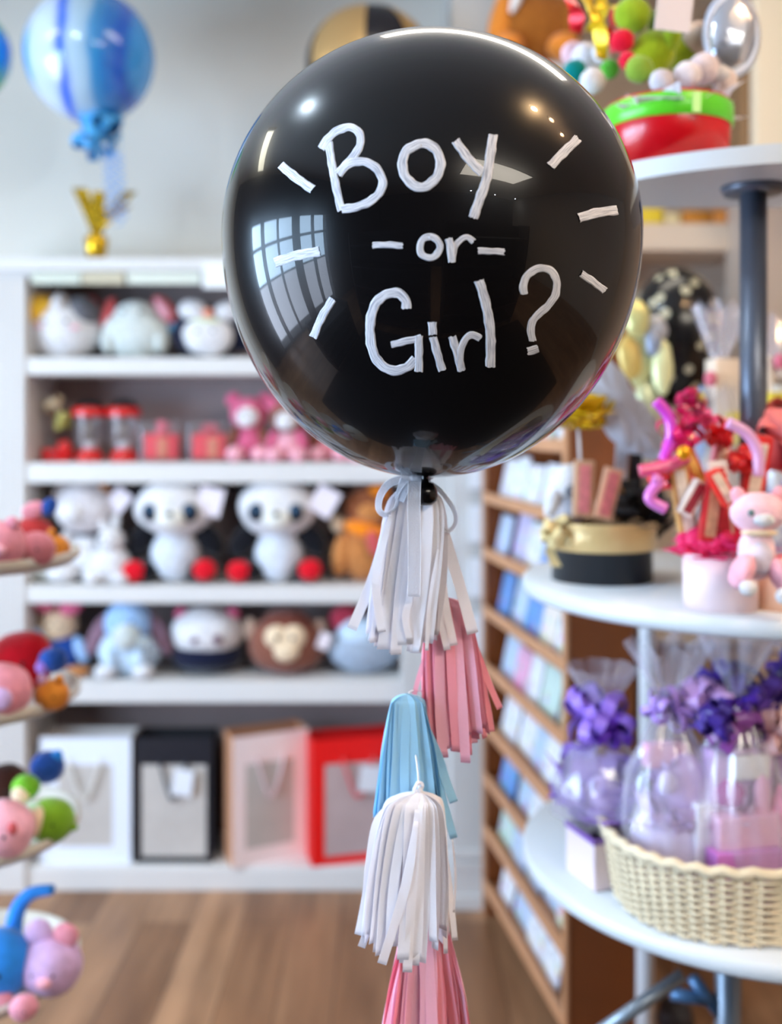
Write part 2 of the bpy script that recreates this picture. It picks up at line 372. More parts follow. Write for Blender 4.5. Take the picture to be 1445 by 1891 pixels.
goldr = mat('gold_ribbon', (214, 190, 120), rough=.3, metal=.5)
bm = BM(); bow_loops(bm, (-6*k, -8*k, 105*k), 22*k, 8, 6*k, 1); link('bow', bm, mat('cream_ribbon', (222, 204, 170), .5), t)
bm = BM(); bow_loops(bm, (10*k, -8*k, 72*k), 20*k, 8, 6*k, 2); link('bow', bm, mat('lime_ribbon', (208, 206, 120), .5), t)
def dispenser(px, label):
    t = thing('candy_dispenser', (X(px, zp), zp, s2), label, 'candy dispenser', 'red capped candy dispensers')
    bm = BM(); lathe(bm, [(0, 0), (25*k, 0), (25*k, 12*k), (17*k, 22*k), (10*k, 26*k), (0, 26*k)], seg=28); link('base', bm, redp, t)
    bm = BM(); lathe(bm, [(18*k, 22*k), (27*k, 40*k), (28*k, 88*k)], seg=28); link('jar', bm, clr, t)
    bm = BM(); lathe(bm, [(0, 20*k), (12*k, 22*k), (15*k, 34*k), (0, 38*k)], seg=20); link('candy_spout', bm, mat('silver_plastic', (200, 198, 206), .3, .4), t)
    bm = BM(); lathe(bm, [(31*k, 84*k), (32*k, 90*k), (30*k, 100*k), (28*k, 100*k)], seg=28); link('rim', bm, redp, t)
    bm = BM(); lathe(bm, [(27*k, 98*k), (24*k, 106*k), (14*k, 114*k), (0, 116*k)], seg=28); link('lid', bm, blkp, t)
    return t
dispenser(166, 'red and clear candy dispenser, left of the pair on the second shelf')
dispenser(229, 'red and clear candy dispenser, right of the pair on the second shelf')
def gift_cube(px, label, c2):
    t = thing('gift_box', (X(px, zp), zp, s2), label, 'gift box', 'clear boxed red gifts')
    a = 36*k; h = 72*k
    bm = BM(); box(bm, (0, 0, h/2+.001), (2*a, 1.6*a, h), bev=.004); link('clear_case', bm, clr, t, False)
    bm = BM(); box(bm, (0, 0, h*.36+.004), (1.7*a, 1.3*a, h*.66), bev=.008); link('gift', bm, mat('red_gift_paper', (224, 30, 48), .5, var=.12, vscale=40), t)
    bm = BM(); box(bm, (c2*k, -.66*a, h*.36), (.5*a, .008, h*.5), bev=.002); link('gift_card', bm, mat('pink_gold_card', (214, 120, 84) if c2 < 5 else (240, 170, 170), .5), t)
    bm = BM(); bow_loops(bm, (0, 0, h*.78), 20*k, 9, 5*k, int(px)); link('bow', bm, mat('pink_ribbon', (240, 120, 140), .4), t)
gift_cube(301, 'clear box with red gift inside beside the two candy dispensers', 4)
gift_cube(389, 'clear box with red gift inside next to the pink bears', 8)
def bear(px, label, Zb, z, sc, body, head, face, ear, name='teddy_bear', dress=None, group=None):
    s = sc
    sp = [('body', 0, 0, 34*s, 28*s, 22*s, 34*s, dress or body), ('head', 0, 8*s, 84*s, 34*s, 28*s, 30*s, head), ('muzzle', 0, 32*s, 78*s, 20*s, 12*s, 18*s, face, 0, 'head'),
          ('ear', -28*s, 4*s, 108*s, 15*s, 8*s, 14*s, ear), ('ear', 28*s, 4*s, 108*s, 15*s, 8*s, 14*s, ear),
          ('arm', -28*s, 12*s, 42*s, 10*s, 12*s, 22*s, body, 20), ('arm', 28*s, 12*s, 42*s, 10*s, 12*s, 22*s, body, -20),
          ('foot', -22*s, 26*s, 14*s, 17*s, 18*s, 14*s, PK if dress else body), ('foot', 22*s, 26*s, 14*s, 17*s, 18*s, 14*s, PK if dress else body)] + eyes(9*s, 42*s, 86*s, 2.5*s)
    return plush(name, label, 'plush toy', px, Zb, z, sp, group)
bear(462, 'brown teddy bear in a deep pink dress, leftmost bear on the second shelf', s2, zp, 1.05, BRN, DP, W_, DP, dress=DP)
bear(532, 'dark faced teddy bear in a pale pink dress, second bear on the second shelf', s2, zp-.05, .98, DP, BRN, W_, DP, dress=PK)
bear(610, 'brown faced teddy bear in a rose dress, third of the bears on the second shelf', s2, zp, 1.0, BRN, DP, CR, DP, dress=ROSE)
bear(680, 'pink teddy bear at the right end of the second shelf', s2, zp-.03, .98, PK, BRN, W_, DP, dress=PK)
# third row
def tagcard(t, px_off, up, front, w_, h_, tilt, k):
    bm = BM(); box(bm, (px_off*k, -front*k, up*k), (w_*k, .003, h_*k), (0, math.radians(tilt), 0)); link('paper_tag', bm, mat('tag_paper', (236, 226, 234), .6), t, False)
t = plush('plush_dog', 'grey-white plush dog with a dark blue collar, far left of the third shelf', 'plush toy', 160, s3, zp,
      [('body', 0, 0, 50, 34, 30, 50, W_), ('head', 4, 10, 134, 60, 42, 48, fur('silver', (212, 206, 208))), ('muzzle', -14, 44, 128, 26, 18, 22, W_, 0, 'head'), ('collar', 6, 0, 88, 32, 28, 10, NV), ('ear', -46, 6, 160, 14, 10, 24, fur('silver', (0, 0, 0)), 24), ('ear', 38, 16, 168, 10, 8, 14, TAN, -40), ('arm', -36, 14, 60, 15, 16, 36, W_, 12), ('foot', -34, 30, 18, 28, 26, 18, W_), ('foot', 30, 30, 18, 26, 26, 18, W_)] + eyes(16, 46, 142, 4))
tagcard(t, 68, 150, 30, 34, 40, 40, zp/F)
plush('plush_rabbit', 'small white seated plush rabbit in front of the grey-white dog', 'plush toy', 204, s3, zp-.06,
      [('body', 0, 0, 34, 38, 30, 38, W_), ('head', 4, 10, 80, 24, 22, 22, W_), ('ear', 10, 4, 108, 8, 6, 20, W_, 10), ('ear', -10, 4, 102, 8, 6, 16, W_, -24), ('foot', -24, 20, 12, 18, 20, 12, W_), ('foot', 26, 20, 12, 18, 20, 12, W_)] + eyes(7, 31, 84, 2.5))
plush('plush_lamb', 'low cream plush lying at the far left of the third shelf behind the tray', 'plush toy', 84, s3, zp-.03,
      [('body', 0, 0, 20, 34, 24, 20, G_), ('head', -8, 16, 34, 16, 14, 14, W_)] + eyes(5, 28, 38, 2, None, 'head', -8))
def panda(px, label, tx):
    t = plush('plush_panda', label, 'plush toy', px, s3, zp-.02,
      [('body', 0, 0, 55, 46, 38, 55, W_), ('shoulders', 0, -4, 84, 62, 24, 26, BK), ('head', 0, 12, 137, 75, 54, 54, W_), ('muzzle', 2, 54, 122, 28, 18, 20, fur('muzzle_cream', (238, 236, 226)), 0, 'head'), ('nose', 2, 72, 130, 7, 4, 5, BLK, 0, 'muzzle'),
       ('eye_patch', -34, 55, 132, 16, 10, 18, BK, 25, 'head'), ('eye', -35, 63, 136, 7, 4, 9, mat('blue_glass_eye', (22, 74, 108), .1), 20, 'head'), ('eye_patch', 34, 55, 132, 16, 10, 18, BK, -25, 'head'), ('eye', 35, 63, 136, 7, 4, 9, mat('blue_glass_eye', (0, 0, 0)), -20, 'head'),
       ('ear', -58, 0, 172, 22, 14, 20, BK), ('ear', 58, 0, 172, 22, 14, 20, BK), ('arm', -62, 10, 78, 22, 18, 34, BK, 40), ('arm', 62, 10, 78, 22, 18, 34, BK, -40), ('belly', 0, 16, 50, 42, 28, 48, fur('soft_white', (214, 220, 230))),
       ('leg', -52, 16, 22, 28, 34, 20, BK), ('leg', 52, 16, 22, 28, 34, 20, BK), ('foot_pad', -68, 44, 24, 21, 12, 20, RED), ('foot_pad', 60, 44, 27, 21, 12, 20, RED)])
    tagcard(t, tx, 150, 46, 44, 50, 14 if tx < 75 else 30, zp/F); return t
panda(326, 'large black and white panda plush with red feet, left one of the two', 70)
panda(516, 'large black and white panda plush with red feet, right one of the two', 86)
plush('plush_gorilla', 'brown gorilla plush with an orange scarf beside the right panda', 'plush toy', 672, s3, zp,
      [('body', 0, 0, 55, 48, 40, 56, TAN), ('head', 8, 8, 136, 44, 36, 40, fur('rust', (150, 88, 56))), ('muzzle', 14, 36, 128, 26, 18, 20, TAN, 0, 'head'), ('scarf', 4, 24, 96, 42, 32, 18, OR_, 14), ('scarf_tail', 20, 54, 74, 12, 8, 24, CORAL, -15), ('ear', -46, 6, 104, 14, 10, 16, CR), ('bow_loop', 30, 30, 166, 20, 10, 12, OR_, 10), ('arm', -40, 20, 50, 18, 18, 40, TAN, 10), ('arm', 46, 20, 50, 18, 18, 40, TAN, -10)] + eyes(12, 43, 142, 3, None, 'head', 8))
# fourth row
plush('plush_mouse', 'plush with a dark pink spotted head bow, far left of the fourth shelf', 'plush toy', 118, s4, zp,
      [('body', 0, 0, 40, 34, 28, 42, DBL), ('head', -6, 10, 92, 34, 28, 32, CR), ('bow_loop', -26, 30, 130, 22, 12, 15, DP, 10), ('bow_loop', 22, 30, 126, 22, 12, 16, DP, -10), ('ear', -44, 0, 132, 16, 8, 16, BK), ('arm', -42, 20, 66, 15, 12, 18, LB, 20), ('arm', 38, 20, 46, 12, 12, 26, LB, -20), ('foot', 34, 34, 10, 24, 20, 10, TAN), ('foot', -24, 34, 10, 20, 20, 10, TAN)] + eyes(9, 39, 94, 3, None, 'head', -6))
plush('plush_dachshund', 'light blue plush dog with long drooping ears, fourth shelf', 'plush toy', 240, s4-.012+.012, zp-.03,
      [('body', 0, 0, 46, 58, 40, 48, PB), ('head', 0, 12, 98, 44, 36, 46, LB), ('muzzle', 4, 42, 78, 26, 18, 24, G_, 0, 'head'), ('ear', -56, 8, 76, 16, 12, 44, MAU, 28), ('ear', 56, 8, 76, 16, 12, 44, MAU, -28), ('arm', -26, 36, 34, 14, 14, 26, PB), ('arm', 26, 36, 34, 14, 14, 26, PB), ('foot', -34, 40, 14, 20, 18, 14, W_), ('foot', 34, 40, 14, 20, 18, 14, W_), ('care_tag', 34, 50, 70, 16, 3, 9, fur('stone', (176, 184, 184)))] + eyes(14, 44, 104, 3))
plush('plush_panda_ball', 'squashy panda ball plush, white above and navy below, with pink ears', 'plush toy', 384, s4, zp,
      [('base', 0, 0, 34, 66, 52, 33, NV), ('head', 0, 2, 74, 68, 54, 46, W_), ('ear', -48, 4, 108, 13, 10, 14, DP), ('ear', 48, 4, 108, 13, 10, 14, DP), ('eye_patch', -12, 50, 70, 10, 6, 8, fur('plum', (110, 70, 90)), -30, 'head'), ('eye_patch', 26, 50, 70, 10, 6, 8, fur('plum', (0, 0, 0)), 30, 'head')] + eyes(19, 54, 72, 3, None, 'head', 7))
plush('plush_monkey', 'round brown monkey plush with a cream heart-shaped face, fourth shelf', 'plush toy', 530, s4, zp-.02,
      [('body', 0, 0, 56, 72, 50, 56, BRN), ('head', 0, 4, 92, 48, 40, 30, fur('red_brown', (120, 66, 54))), ('face', -14, 42, 76, 22, 14, 22, CR), ('face', 16, 42, 76, 22, 14, 22, CR), ('muzzle', 4, 46, 52, 24, 14, 20, CR), ('ear', -66, 4, 82, 14, 10, 22, fur('putty', (190, 160, 140))), ('ear', 60, 4, 86, 14, 10, 16, fur('putty', (0, 0, 0)))] + eyes(13, 56, 76, 3.5, None, 'muzzle', 2))
tagcard(bpy.data.objects['plush_monkey'], 70, 66, 30, 22, 30, 20, zp/F)
plush('plush_seal', 'grey-blue round plush with a red cap at the right end of the fourth shelf', 'plush toy', 672, s4, zp,
      [('body', 0, 0, 46, 68, 48, 46, GB), ('cap', -30, -4, 96, 34, 26, 30, fur('cherry', (180, 60, 80))), ('head', -4, 10, 74, 46, 36, 32, PB)] + eyes(14, 42, 74, 3.5))

# gift bags on the bottom shelf
def gift_bag(x0, x1, ytop, label, col, side, win, hcol, tagc=False, z=zp-.04, wx=(.18, .82), wy=(.13, .78), rz=0):
    k = z/F; wd = (x1-x0)*k; ht = s5 and (Zh(ytop, z)-s5); d = .12
    t = thing('gift_bag', (X((x0+x1)/2, z), z, s5), label, 'gift bag', None, rz)
    m = mat('bag_'+label.split()[0], col, .45); ms = mat('bag_side_'+label.split()[0], side, .6)
    bm = BM(); y0 = -d/2
    # front frame around the window: four borders
    a0, a1 = -wd/2, wd/2; w0 = a0+wd*wx[0]; w1 = a0+wd*wx[1]; h0 = ht*wy[0]; h1 = ht*wy[1]
    b2(bm, a0, w0, y0, y0+.003, 0, ht); b2(bm, w1, a1, y0, y0+.003, 0, ht); b2(bm, w0, w1, y0, y0+.003, 0, h0); b2(bm, w0, w1, y0, y0+.003, h1, ht)
    link('front_panel', bm, m, t, False)
    bm = BM(); b2(bm, a0, a0+.003, y0+.003, d/2, 0, ht); b2(bm, a1-.003, a1, y0+.003, d/2, 0, ht); b2(bm, a0+.003, a1-.003, d/2-.003, d/2, 0, ht); b2(bm, a0+.003, a1-.003, y0+.003, d/2-.003, 0, .003)
    link('bag_body', bm, ms, t, False)
    bm = BM(); b2(bm, w0, w1, y0+.001, y0+.002, h0, h1); link('window', bm, win, t, False)
    bm = BM(); hw = wd*.17; hx = (w0+w1)/2
    tube(bm, catmull([(hx-hw, y0-.003, h1+.02), (hx-hw*.9, y0-.01, h1-.01), (hx-hw*.3, y0-.012, h1-.10), (hx, y0-.012, h1-.115), (hx+hw*.3, y0-.012, h1-.10), (hx+hw*.9, y0-.01, h1-.01), (hx+hw, y0-.003, h1+.02)]), .0045); link('handle', bm, hcol, t)
    if tagc:
        bm = BM(); box(bm, (hx+wd*.13, y0-.02, h1-.055), (wd*.26, .003, .09), (0, math.radians(8), 0), .001); link('price_tag', bm, mat('tag_white', (232, 236, 244), .5), t, False)
    return t
winm = mat('frosted_window', (196, 190, 184), .35, var=.06, vscale=10); winp = mat('frosted_window_pinkish', (192, 172, 172), .35, var=.06, vscale=10)
gift_bag(84, 250, 1352, 'white gift bag with a see-through window and rope handle', (232, 238, 250), (214, 206, 200), winm, mat('rope_cream', (226, 222, 214), .8), wx=(.2, .8), wy=(.13, .78))
gift_bag(258, 398, 1352, 'black gift bag with a rounded see-through window and white tag', (16, 18, 30), (14, 14, 20), winm, mat('rope_black', (30, 34, 50), .5), True, wx=(.08, .92), wy=(.05, .78))
gift_bag(420, 564, 1345, 'pink gift bag with kraft sides and rope handle', (252, 232, 230), (196, 140, 104), winm, mat('rope_pink', (224, 200, 202), .8), wx=(.16, .80), wy=(.13, .78), rz=.44)
gift_bag(570, 736, 1352, 'red gift bag with a see-through window and white tag, right end of the bottom shelf', (240, 16, 16), (220, 10, 14), winp, mat('rope_red', (236, 90, 90), .6), True, wx=(.14, .88), wy=(.07, .8), rz=.25)

# ------------------------------------------------------------------ on top of the shelving and on the wall
def teardrop(a, up, lo, n=28):
    pr = []
    for i in range(n+1):
        th = PI*i/n; r = a*math.sin(th); z = math.cos(th)*(up if th < PI/2 else lo); pr.append((r, z))
    return pr
def stripes_mat(name, cols, n, rough=.15, coat=.6, warp=1.5):
    m = bpy.data.materials.new(name); m.use_nodes = True; nt = m.node_tree; b = nt.nodes['Principled BSDF']
    tc = nt.nodes.new('ShaderNodeTexCoord'); nz = nt.nodes.new('ShaderNodeTexNoise'); nz.inputs['Scale'].default_value = 5
    sep = nt.nodes.new('ShaderNodeSeparateXYZ'); nt.links.new(tc.outputs['Object'], sep.inputs[0]); nt.links.new(tc.outputs['Object'], nz.inputs['Vector'])
    m1 = nt.nodes.new('ShaderNodeMath'); m1.operation = 'MULTIPLY_ADD'; m1.inputs[1].default_value = n; nt.links.new(sep.outputs['X'], m1.inputs[0])
    m0 = nt.nodes.new('ShaderNodeMath'); m0.operation = 'MULTIPLY'; m0.inputs[1].default_value = warp; nt.links.new(nz.outputs['Fac'], m0.inputs[0]); nt.links.new(m0.outputs[0], m1.inputs[2])
    fr = nt.nodes.new('ShaderNodeMath'); fr.operation = 'FRACT'; nt.links.new(m1.outputs[0], fr.inputs[0])
    ad = nt.nodes.new('ShaderNodeMath'); ad.operation = 'ADD'; ad.inputs[1].default_value = .5-warp*.5; nt.links.new(m1.outputs[0], ad.inputs[0]); nt.links.new(ad.outputs[0], fr.inputs[0])
    r = nt.nodes.new('ShaderNodeValToRGB'); r.color_ramp.interpolation = 'EASE'
    cr = r.color_ramp
    for i, c in enumerate(cols):
        e = cr.elements[i] if i < 2 else cr.elements.new(i/len(cols))
        e.position = i/len(cols); e.color = lin(c)+(1,)
    nt.links.new(fr.outputs[0], r.inputs[0]); nt.links.new(r.outputs[0], b.inputs['Base Color'])
    b.inputs['Roughness'].default_value = rough; b.inputs['Coat Weight'].default_value = coat
    return m
zA = 3.35; kA = zA/F
t = thing('marbled_balloon', P(166, 470, zA+.25), 'blue and white marbled balloon floating above the white shelving', 'balloon')
t.location = Vector((X(166, zA), zA, Zh(215, zA)))
bm = BM(); lathe(bm, [(r, z) for r, z in teardrop(118*kA, 118*kA, 122*kA)], (0, 0, 112*kA), seg=44)
link('envelope', bm, stripes_mat('marbled_blue', [(20, 150, 235), (30, 165, 240), (200, 216, 238), (206, 222, 240), (200, 216, 236), (6, 90, 220), (180, 206, 226), (170, 200, 220), (60, 146, 206), (30, 120, 206), (16, 96, 214), (60, 160, 240)], 2.36, warp=.16), t)
bm = BM(); lathe(bm, [(0, -14*kA), (7*kA, -10*kA), (4*kA, 0), (9*kA, 8*kA)], seg=16); link('knot', bm, mat('blue_latex', (30, 120, 220), .3), t)
t = thing('curled_ribbon_cluster', (X(180, zA), zA, Zh(250, zA)), 'blue curled ribbon cluster and tail tied below the marbled balloon', 'ribbon')
rb = mat('blue_ribbon', (70, 165, 225), .35); bm = BM(); bow_loops(bm, (0, 0, 0), 52*kA, 30, 7*kA, 5); link('loops', bm, rb, t)
rn = random.Random(4)
for q in range(4):
    bm = BM(); x0 = (14+9*q)*kA; n = 60; le = (120+rn.uniform(0, 50))*kA
    pts = [Vector((x0+math.cos(i*.8)*7*kA+i*.15*kA, math.sin(i*.8)*7*kA, -30*kA-le*i/n)) for i in range(n)]
    strip(bm, pts, [Vector((0, 0, 1.3*kA))]*n, .0004); link('curled_tail', bm, mat('pale_blue_ribbon', (110, 170, 235), .35), t)
# gold trophy-like weight
goldf = mat('gold_foil', (226, 178, 40), .22, .85, bump=.5, bscale=70)
topZ = HB(478); zt = zB+.06; kt = zt/F
t = thing('gold_weight', (X(178, zt), zt, topZ), 'gold foil weight with spread foil fringe on top of the white shelving', 'balloon weight')
bm = BM(); lathe(bm, [(0, 0), (16*kt, 0), (22*kt, 42*kt), (14*kt, 50*kt), (0, 52*kt)], seg=24, cap=False); link('cup', bm, goldf, t)
for q, (dx, uy) in enumerate([(-34, 138), (-26, 128), (-14, 110), (8, 128), (22, 100), (64, 128), (50, 104), (-4, 96)]):
    bm = BM(); pts = catmull([(0, 0, 46*kt), (dx*.3*kt, -4*kt, (46+(uy-46)*.4)*kt), (dx*kt, (-1)**q*8*kt, uy*kt)])
    strip(bm, pts, [Vector((13*kt*(.5+i/len(pts)*.6), 0, 0)) for i in range(len(pts))], .0006); link('foil_fringe', bm, goldf, t)
# green-blue balloon cut by the left edge
t = thing('swirled_balloon', (X(-62, zA), zA, Zh(95, zA)), 'green and blue swirled balloon cut by the left edge of the picture', 'balloon')
bm = BM(); lathe(bm, teardrop(80*kA, 80*kA, 90*kA), seg=40); link('envelope', bm, stripes_mat('swirl_green', [(90, 210, 130), (60, 160, 240), (200, 220, 90), (70, 190, 110)], 5, warp=.8), t)
bm = BM(); lathe(bm, [(4*kA, -88*kA), (3*kA, -92*kA), (8*kA, -100*kA), (0, -98*kA)], seg=16); link('knot', bm, mat('green_latex', (70, 180, 90), .3), t)
# gold and black panelled balloon high on the wall
t = thing('panelled_balloon', (X(682, zA), zA, Zh(118, zA)), 'black and gold panelled foil balloon behind the top of the black balloon', 'balloon')
bm = BM(); ell(bm, (0, 0, 0), (117*kA, 70*kA, 108*kA), seg=40); e = link('envelope', bm, None or mat('black_foil', (34, 32, 38), .25, .3), t)
for a0, a1, c, nm in [(-62, -3, (196, 158, 104), 'tan_gold'), (38, 72, (190, 150, 90), 'dim_gold'), (73, 100, (176, 172, 168), 'silver_grey')]:
    bm = BM(); n = 10; rows = []
    for i in range(n+1):
        u = math.radians(a0+(a1-a0)*i/n); row = []
        for j in range(13):
            v = math.radians(-82+164*j/12)
            row.append(bm.verts.new((117*kA*1.012*math.sin(u)*math.cos(v), -70*kA*1.03*math.cos(u)*math.cos(v), 108*kA*1.012*math.sin(v))))
        rows.append(row)
    for i in range(n):
        for j in range(12): bm.faces.new((rows[i][j], rows[i+1][j], rows[i+1][j+1], rows[i][j+1]))
    link('foil_panel', bm, mat('foil_'+nm, c, .3, .5), t)
bm = BM(); tube(bm, [(0, 0, -105*kA), (4*kA, 0, -150*kA), (0, 0, -230*kA)], .002); link('string', bm, white_m, t)

# ------------------------------------------------------------------ rotating tray stand at the left edge
zT = 2.13; kT = zT/F; TX = X(-60, zT); TR = 200*kT
traym = mat('cream_tray', (208, 200, 186), .45)
st = thing('tray_stand', (TX, zT, 0), 'round cream tray stand of plush balls cut by the left edge of the picture', 'display stand')
TZ = [Zh(y, zT) for y in (1036, 1292, 1534, 1792)]
for i, z in enumerate(TZ):
    bm = BM(); lathe(bm, [(0, -.008), (TR*.92, -.008), (TR, .006), (TR*1.0, .022), (TR*.975, .022), (TR*.96, .006), (TR*.9, 0), (0, 0)], (0, 0, z), seg=56); link('tray', bm, traym, st)
bm = BM(); tube(bm, [(0, 0, .02), (0, 0, TZ[0]+.35)], .018, 16); link('pole', bm, traym, st)
bm = BM(); lathe(bm, [(0, .0), (.2, 0), (.2, .02), (.03, .04), (0, .04)], seg=40); link('base', bm, traym, st)
def ball(px, up, r, z, m, label, tray, extra=(), name='plush_ball', face=True, sq=.92):
    k = z/F; sp = [('body', 0, 0, r*sq, r, r*.9, r*sq, m)]
    if face: sp += eyes(r*.32, r*.82, r*1.0, max(2.2, r*.07), None, 'body')
    sp += list(extra)
    return plush(name, label, 'plush toy', px, TZ[tray]+.001+up*k, z, sp)
# tray 1
ball(-2, 0, 50, 1.99, ROSE, 'pink plush pig on the top tray of the left stand', 0, [('snout', 14, 46, 42, 16, 8, 12, PK, 0, 'body'), ('ear', -20, 10, 90, 14, 8, 12, ROSE, -20), ('ear', 30, 10, 88, 14, 8, 12, ROSE, 20)])
ball(66, 0, 36, 2.03, fur('dusty_rose', (214, 130, 140)), 'dusty rose plush ball between the pig and the orange plush', 0)
ball(104, 0, 26, 2.12, CAR, 'orange plush ball at the right rim of the top tray', 0, [('ear', -6, 8, 52, 8, 6, 10, CAR)])
ball(60, 0, 40, 2.2, fur('brick', (190, 60, 60)), 'red plush with pink and blue ears at the back of the top tray', 0, [('ear', 6, 10, 86, 24, 10, 16, ROSE, -20), ('ear', 34, 10, 92, 14, 10, 18, DBL, 30)], name='plush_parrot')
# tray 2
ball(2, 0, 56, 1.99, ROSE, 'pink plush pig with a pale face on the second tray', 1, [('snout', 14, 50, 50, 26, 10, 20, LIL, 0, 'body')])
ball(96, 0, 32, 2.04, CAR, 'caramel plush ball at the right rim of the second tray', 1, [('ear', -16, 8, 60, 9, 6, 10, LIL), ('ear', 16, 8, 60, 9, 6, 10, CAR)])
ball(40, 0, 60, 2.2, fur('crimson', (190, 20, 36)), 'crimson plush ball at the back of the second tray', 1)
ball(98, 46, 26, 2.14, DBL, 'blue and purple plush perched behind the caramel ball', 1, [('belly', -14, 12, 14, 14, 12, 14, fur('violet', (160, 120, 200)))], face=False, name='plush_bird')
# tray 3
ball(6, 0, 58, 1.99, PK, 'pink plush ball with a red cheek, front of the third tray', 2, [('cheek', 32, 42, 72, 10, 6, 12, CORAL, 0, 'body')])
ball(94, 0, 44, 2.07, GRN, 'green plush with a pale face at the right rim of the third tray', 2, [('face', -16, 20, 46, 24, 22, 28, CR), ('cap', -26, 16, 62, 20, 16, 16, fur('mint', (190, 230, 190))), ('ear', 40, 4, 30, 12, 6, 8, GRN, 20)], name='plush_frog')
ball(10, 30, 44, 2.16, DBR, 'dark brown plush ball at the back of the third tray', 2)
ball(48, 66, 26, 2.1, fur('leaf', (120, 190, 50)), 'small green plush head above the green frog plush', 2, [('face', -4, 14, 16, 18, 14, 18, CR)], face=False)
ball(88, 50, 32, 2.24, DBL, 'dark blue plush ball behind the green plush on the third tray', 2, [('ear', 18, 6, 50, 12, 6, 14, BLU, 20)])
# tray 4
ball(-4, 0, 66, 2.03, BLU, 'bright blue plush with a curved blue fin on the lowest tray', 3, [('belly', 20, 40, 20, 22, 16, 14, ROSE)], name='plush_dolphin')
ball(94, 0, 58, 2.04, LIL, 'lilac plush pig at the right rim of the lowest tray', 3, [('ear', 30, 6, 112, 24, 8, 22, ROSE, 30), ('ear', -20, 6, 116, 26, 8, 26, LIL, -20), ('snout', 4, 54, 48, 14, 8, 10, PK, 0, 'body')])
ball(44, 0, 26, 1.95, ROSE, 'small rose plush ball between the dolphin and the lilac pig', 3)
t = thing('plush_horn', (X(66, 2.12), 2.12, TZ[3]+.001), 'long curved blue plush arch at the back of the lowest tray', 'plush toy')
kk = 2.12/F; bm = BM(); tube(bm, catmull([(-44*kk, 0, 4*kk), (-38*kk, 0, 100*kk), (-10*kk, -6*kk, 146*kk), (36*kk, -10*kk, 158*kk)]), 19*kk, 14, 9*kk); link('body', bm, BLU, t)

# ------------------------------------------------------------------ greeting card rack
NA = Vector((X(1052, 2.55), 2.55, 0)); FA = Vector((X(897, 3.36), 3.36, 0))
du = (FA-NA); RL = du.length; du.normalize(); ang = math.atan2(du.y, du.x)
rk = thing('card_rack', NA, 'brown wooden greeting card rack leaning away beside the round display', 'card rack', None, ang)   # local +x runs away, local -y into the rack... local +y faces left
oak = mat('orange_oak', (206, 150, 108), .5, var=.06, vscale=10); dark = mat('brown_laminate', (134, 72, 32), .45, var=.08, vscale=8)
RT = Zh(640, 3.36); RD = .17
bm = BM(); b2(bm, 0, RL, -RD, -RD+.012, .05, RT); link('back_panel', bm, dark, rk, False)
for x0, nm in ((0, 'end_panel'), (RL-.018, 'end_panel')):
    bm = BM(); b2(bm, x0, x0+.018, -RD+.012, .0, 0, RT); link(nm, bm, dark, rk, False)
bm = BM(); b2(bm, -.004, .02, .001, .012, 0, RT, .003); link('edge_trim', bm, oak, rk, False)
bm = BM(); b2(bm, RL-.016, RL, .001, .012, 0, RT, .003); link('edge_trim', bm, oak, rk, False)
bm = BM(); b2(bm, 0, RL, -RD, .012, RT, RT+.018, .003); link('top_board', bm, oak, rk, False)
rowsY = [709, 812, 915, 1016, 1122, 1226, 1334, 1428, 1524, 1624]
ordn = ['first', 'second', 'third', 'fourth', 'fifth', 'sixth', 'seventh', 'eighth', 'ninth', 'tenth']
for y in rowsY:
    z = Zh(y, 3.36); bm = BM(); b2(bm, .018, RL-.018, -.115, .012, z-.02, z-.008, .002); b2(bm, .018, RL-.018, .002, .014, z-.02, z+.014, .003); link('ledge', bm, oak, rk, False)
cardc = [('white', (240, 244, 250)), ('pale blue', (196, 216, 242)), ('pink', (238, 176, 210)), ('blue', (110, 160, 224)), ('cream', (240, 232, 220)), ('mint', (206, 230, 222)), ('lavender', (206, 200, 236))]
rn = random.Random(11); used = {}
def pattern(cn, c, seed):
    nm = 'card_%s_%d' % (cn.replace(' ', '_'), seed)
    if nm in MATS: return MATS[nm]
    m = bpy.data.materials.new(nm); m.use_nodes = True; MATS[nm] = m; nt = m.node_tree; b = nt.nodes['Principled BSDF']
    tc = nt.nodes.new('ShaderNodeTexCoord'); mp = nt.nodes.new('ShaderNodeMapping'); mp.inputs['Location'].default_value = (seed*3.1, seed*1.7, 0)
    v = nt.nodes.new('ShaderNodeTexVoronoi'); v.inputs['Scale'].default_value = 24
    nt.links.new(tc.outputs['Object'], mp.inputs[0]); nt.links.new(mp.outputs[0], v.inputs['Vector'])
    lt = nt.nodes.new('ShaderNodeMath'); lt.operation = 'LESS_THAN'; lt.inputs[1].default_value = .32; nt.links.new(v.outputs['Distance'], lt.inputs[0])
    ht = nt.nodes.new('ShaderNodeHueSaturation'); ht.inputs['Saturation'].default_value = 1.0; ht.inputs['Value'].default_value = .85; nt.links.new(v.outputs['Color'], ht.inputs['Color'])
    ml = nt.nodes.new('ShaderNodeMath'); ml.operation = 'MULTIPLY'; ml.inputs[1].default_value = .55; nt.links.new(lt.outputs[0], ml.inputs[0])
    mx = nt.nodes.new('ShaderNodeMix'); mx.data_type = 'RGBA'; mx.inputs[6].default_value = lin(c)+(1,); nt.links.new(ml.outputs[0], mx.inputs[0]); nt.links.new(ht.outputs[0], mx.inputs[7])
    nt.links.new(mx.outputs[2], b.inputs['Base Color']); b.inputs['Roughness'].default_value = .4
    return m
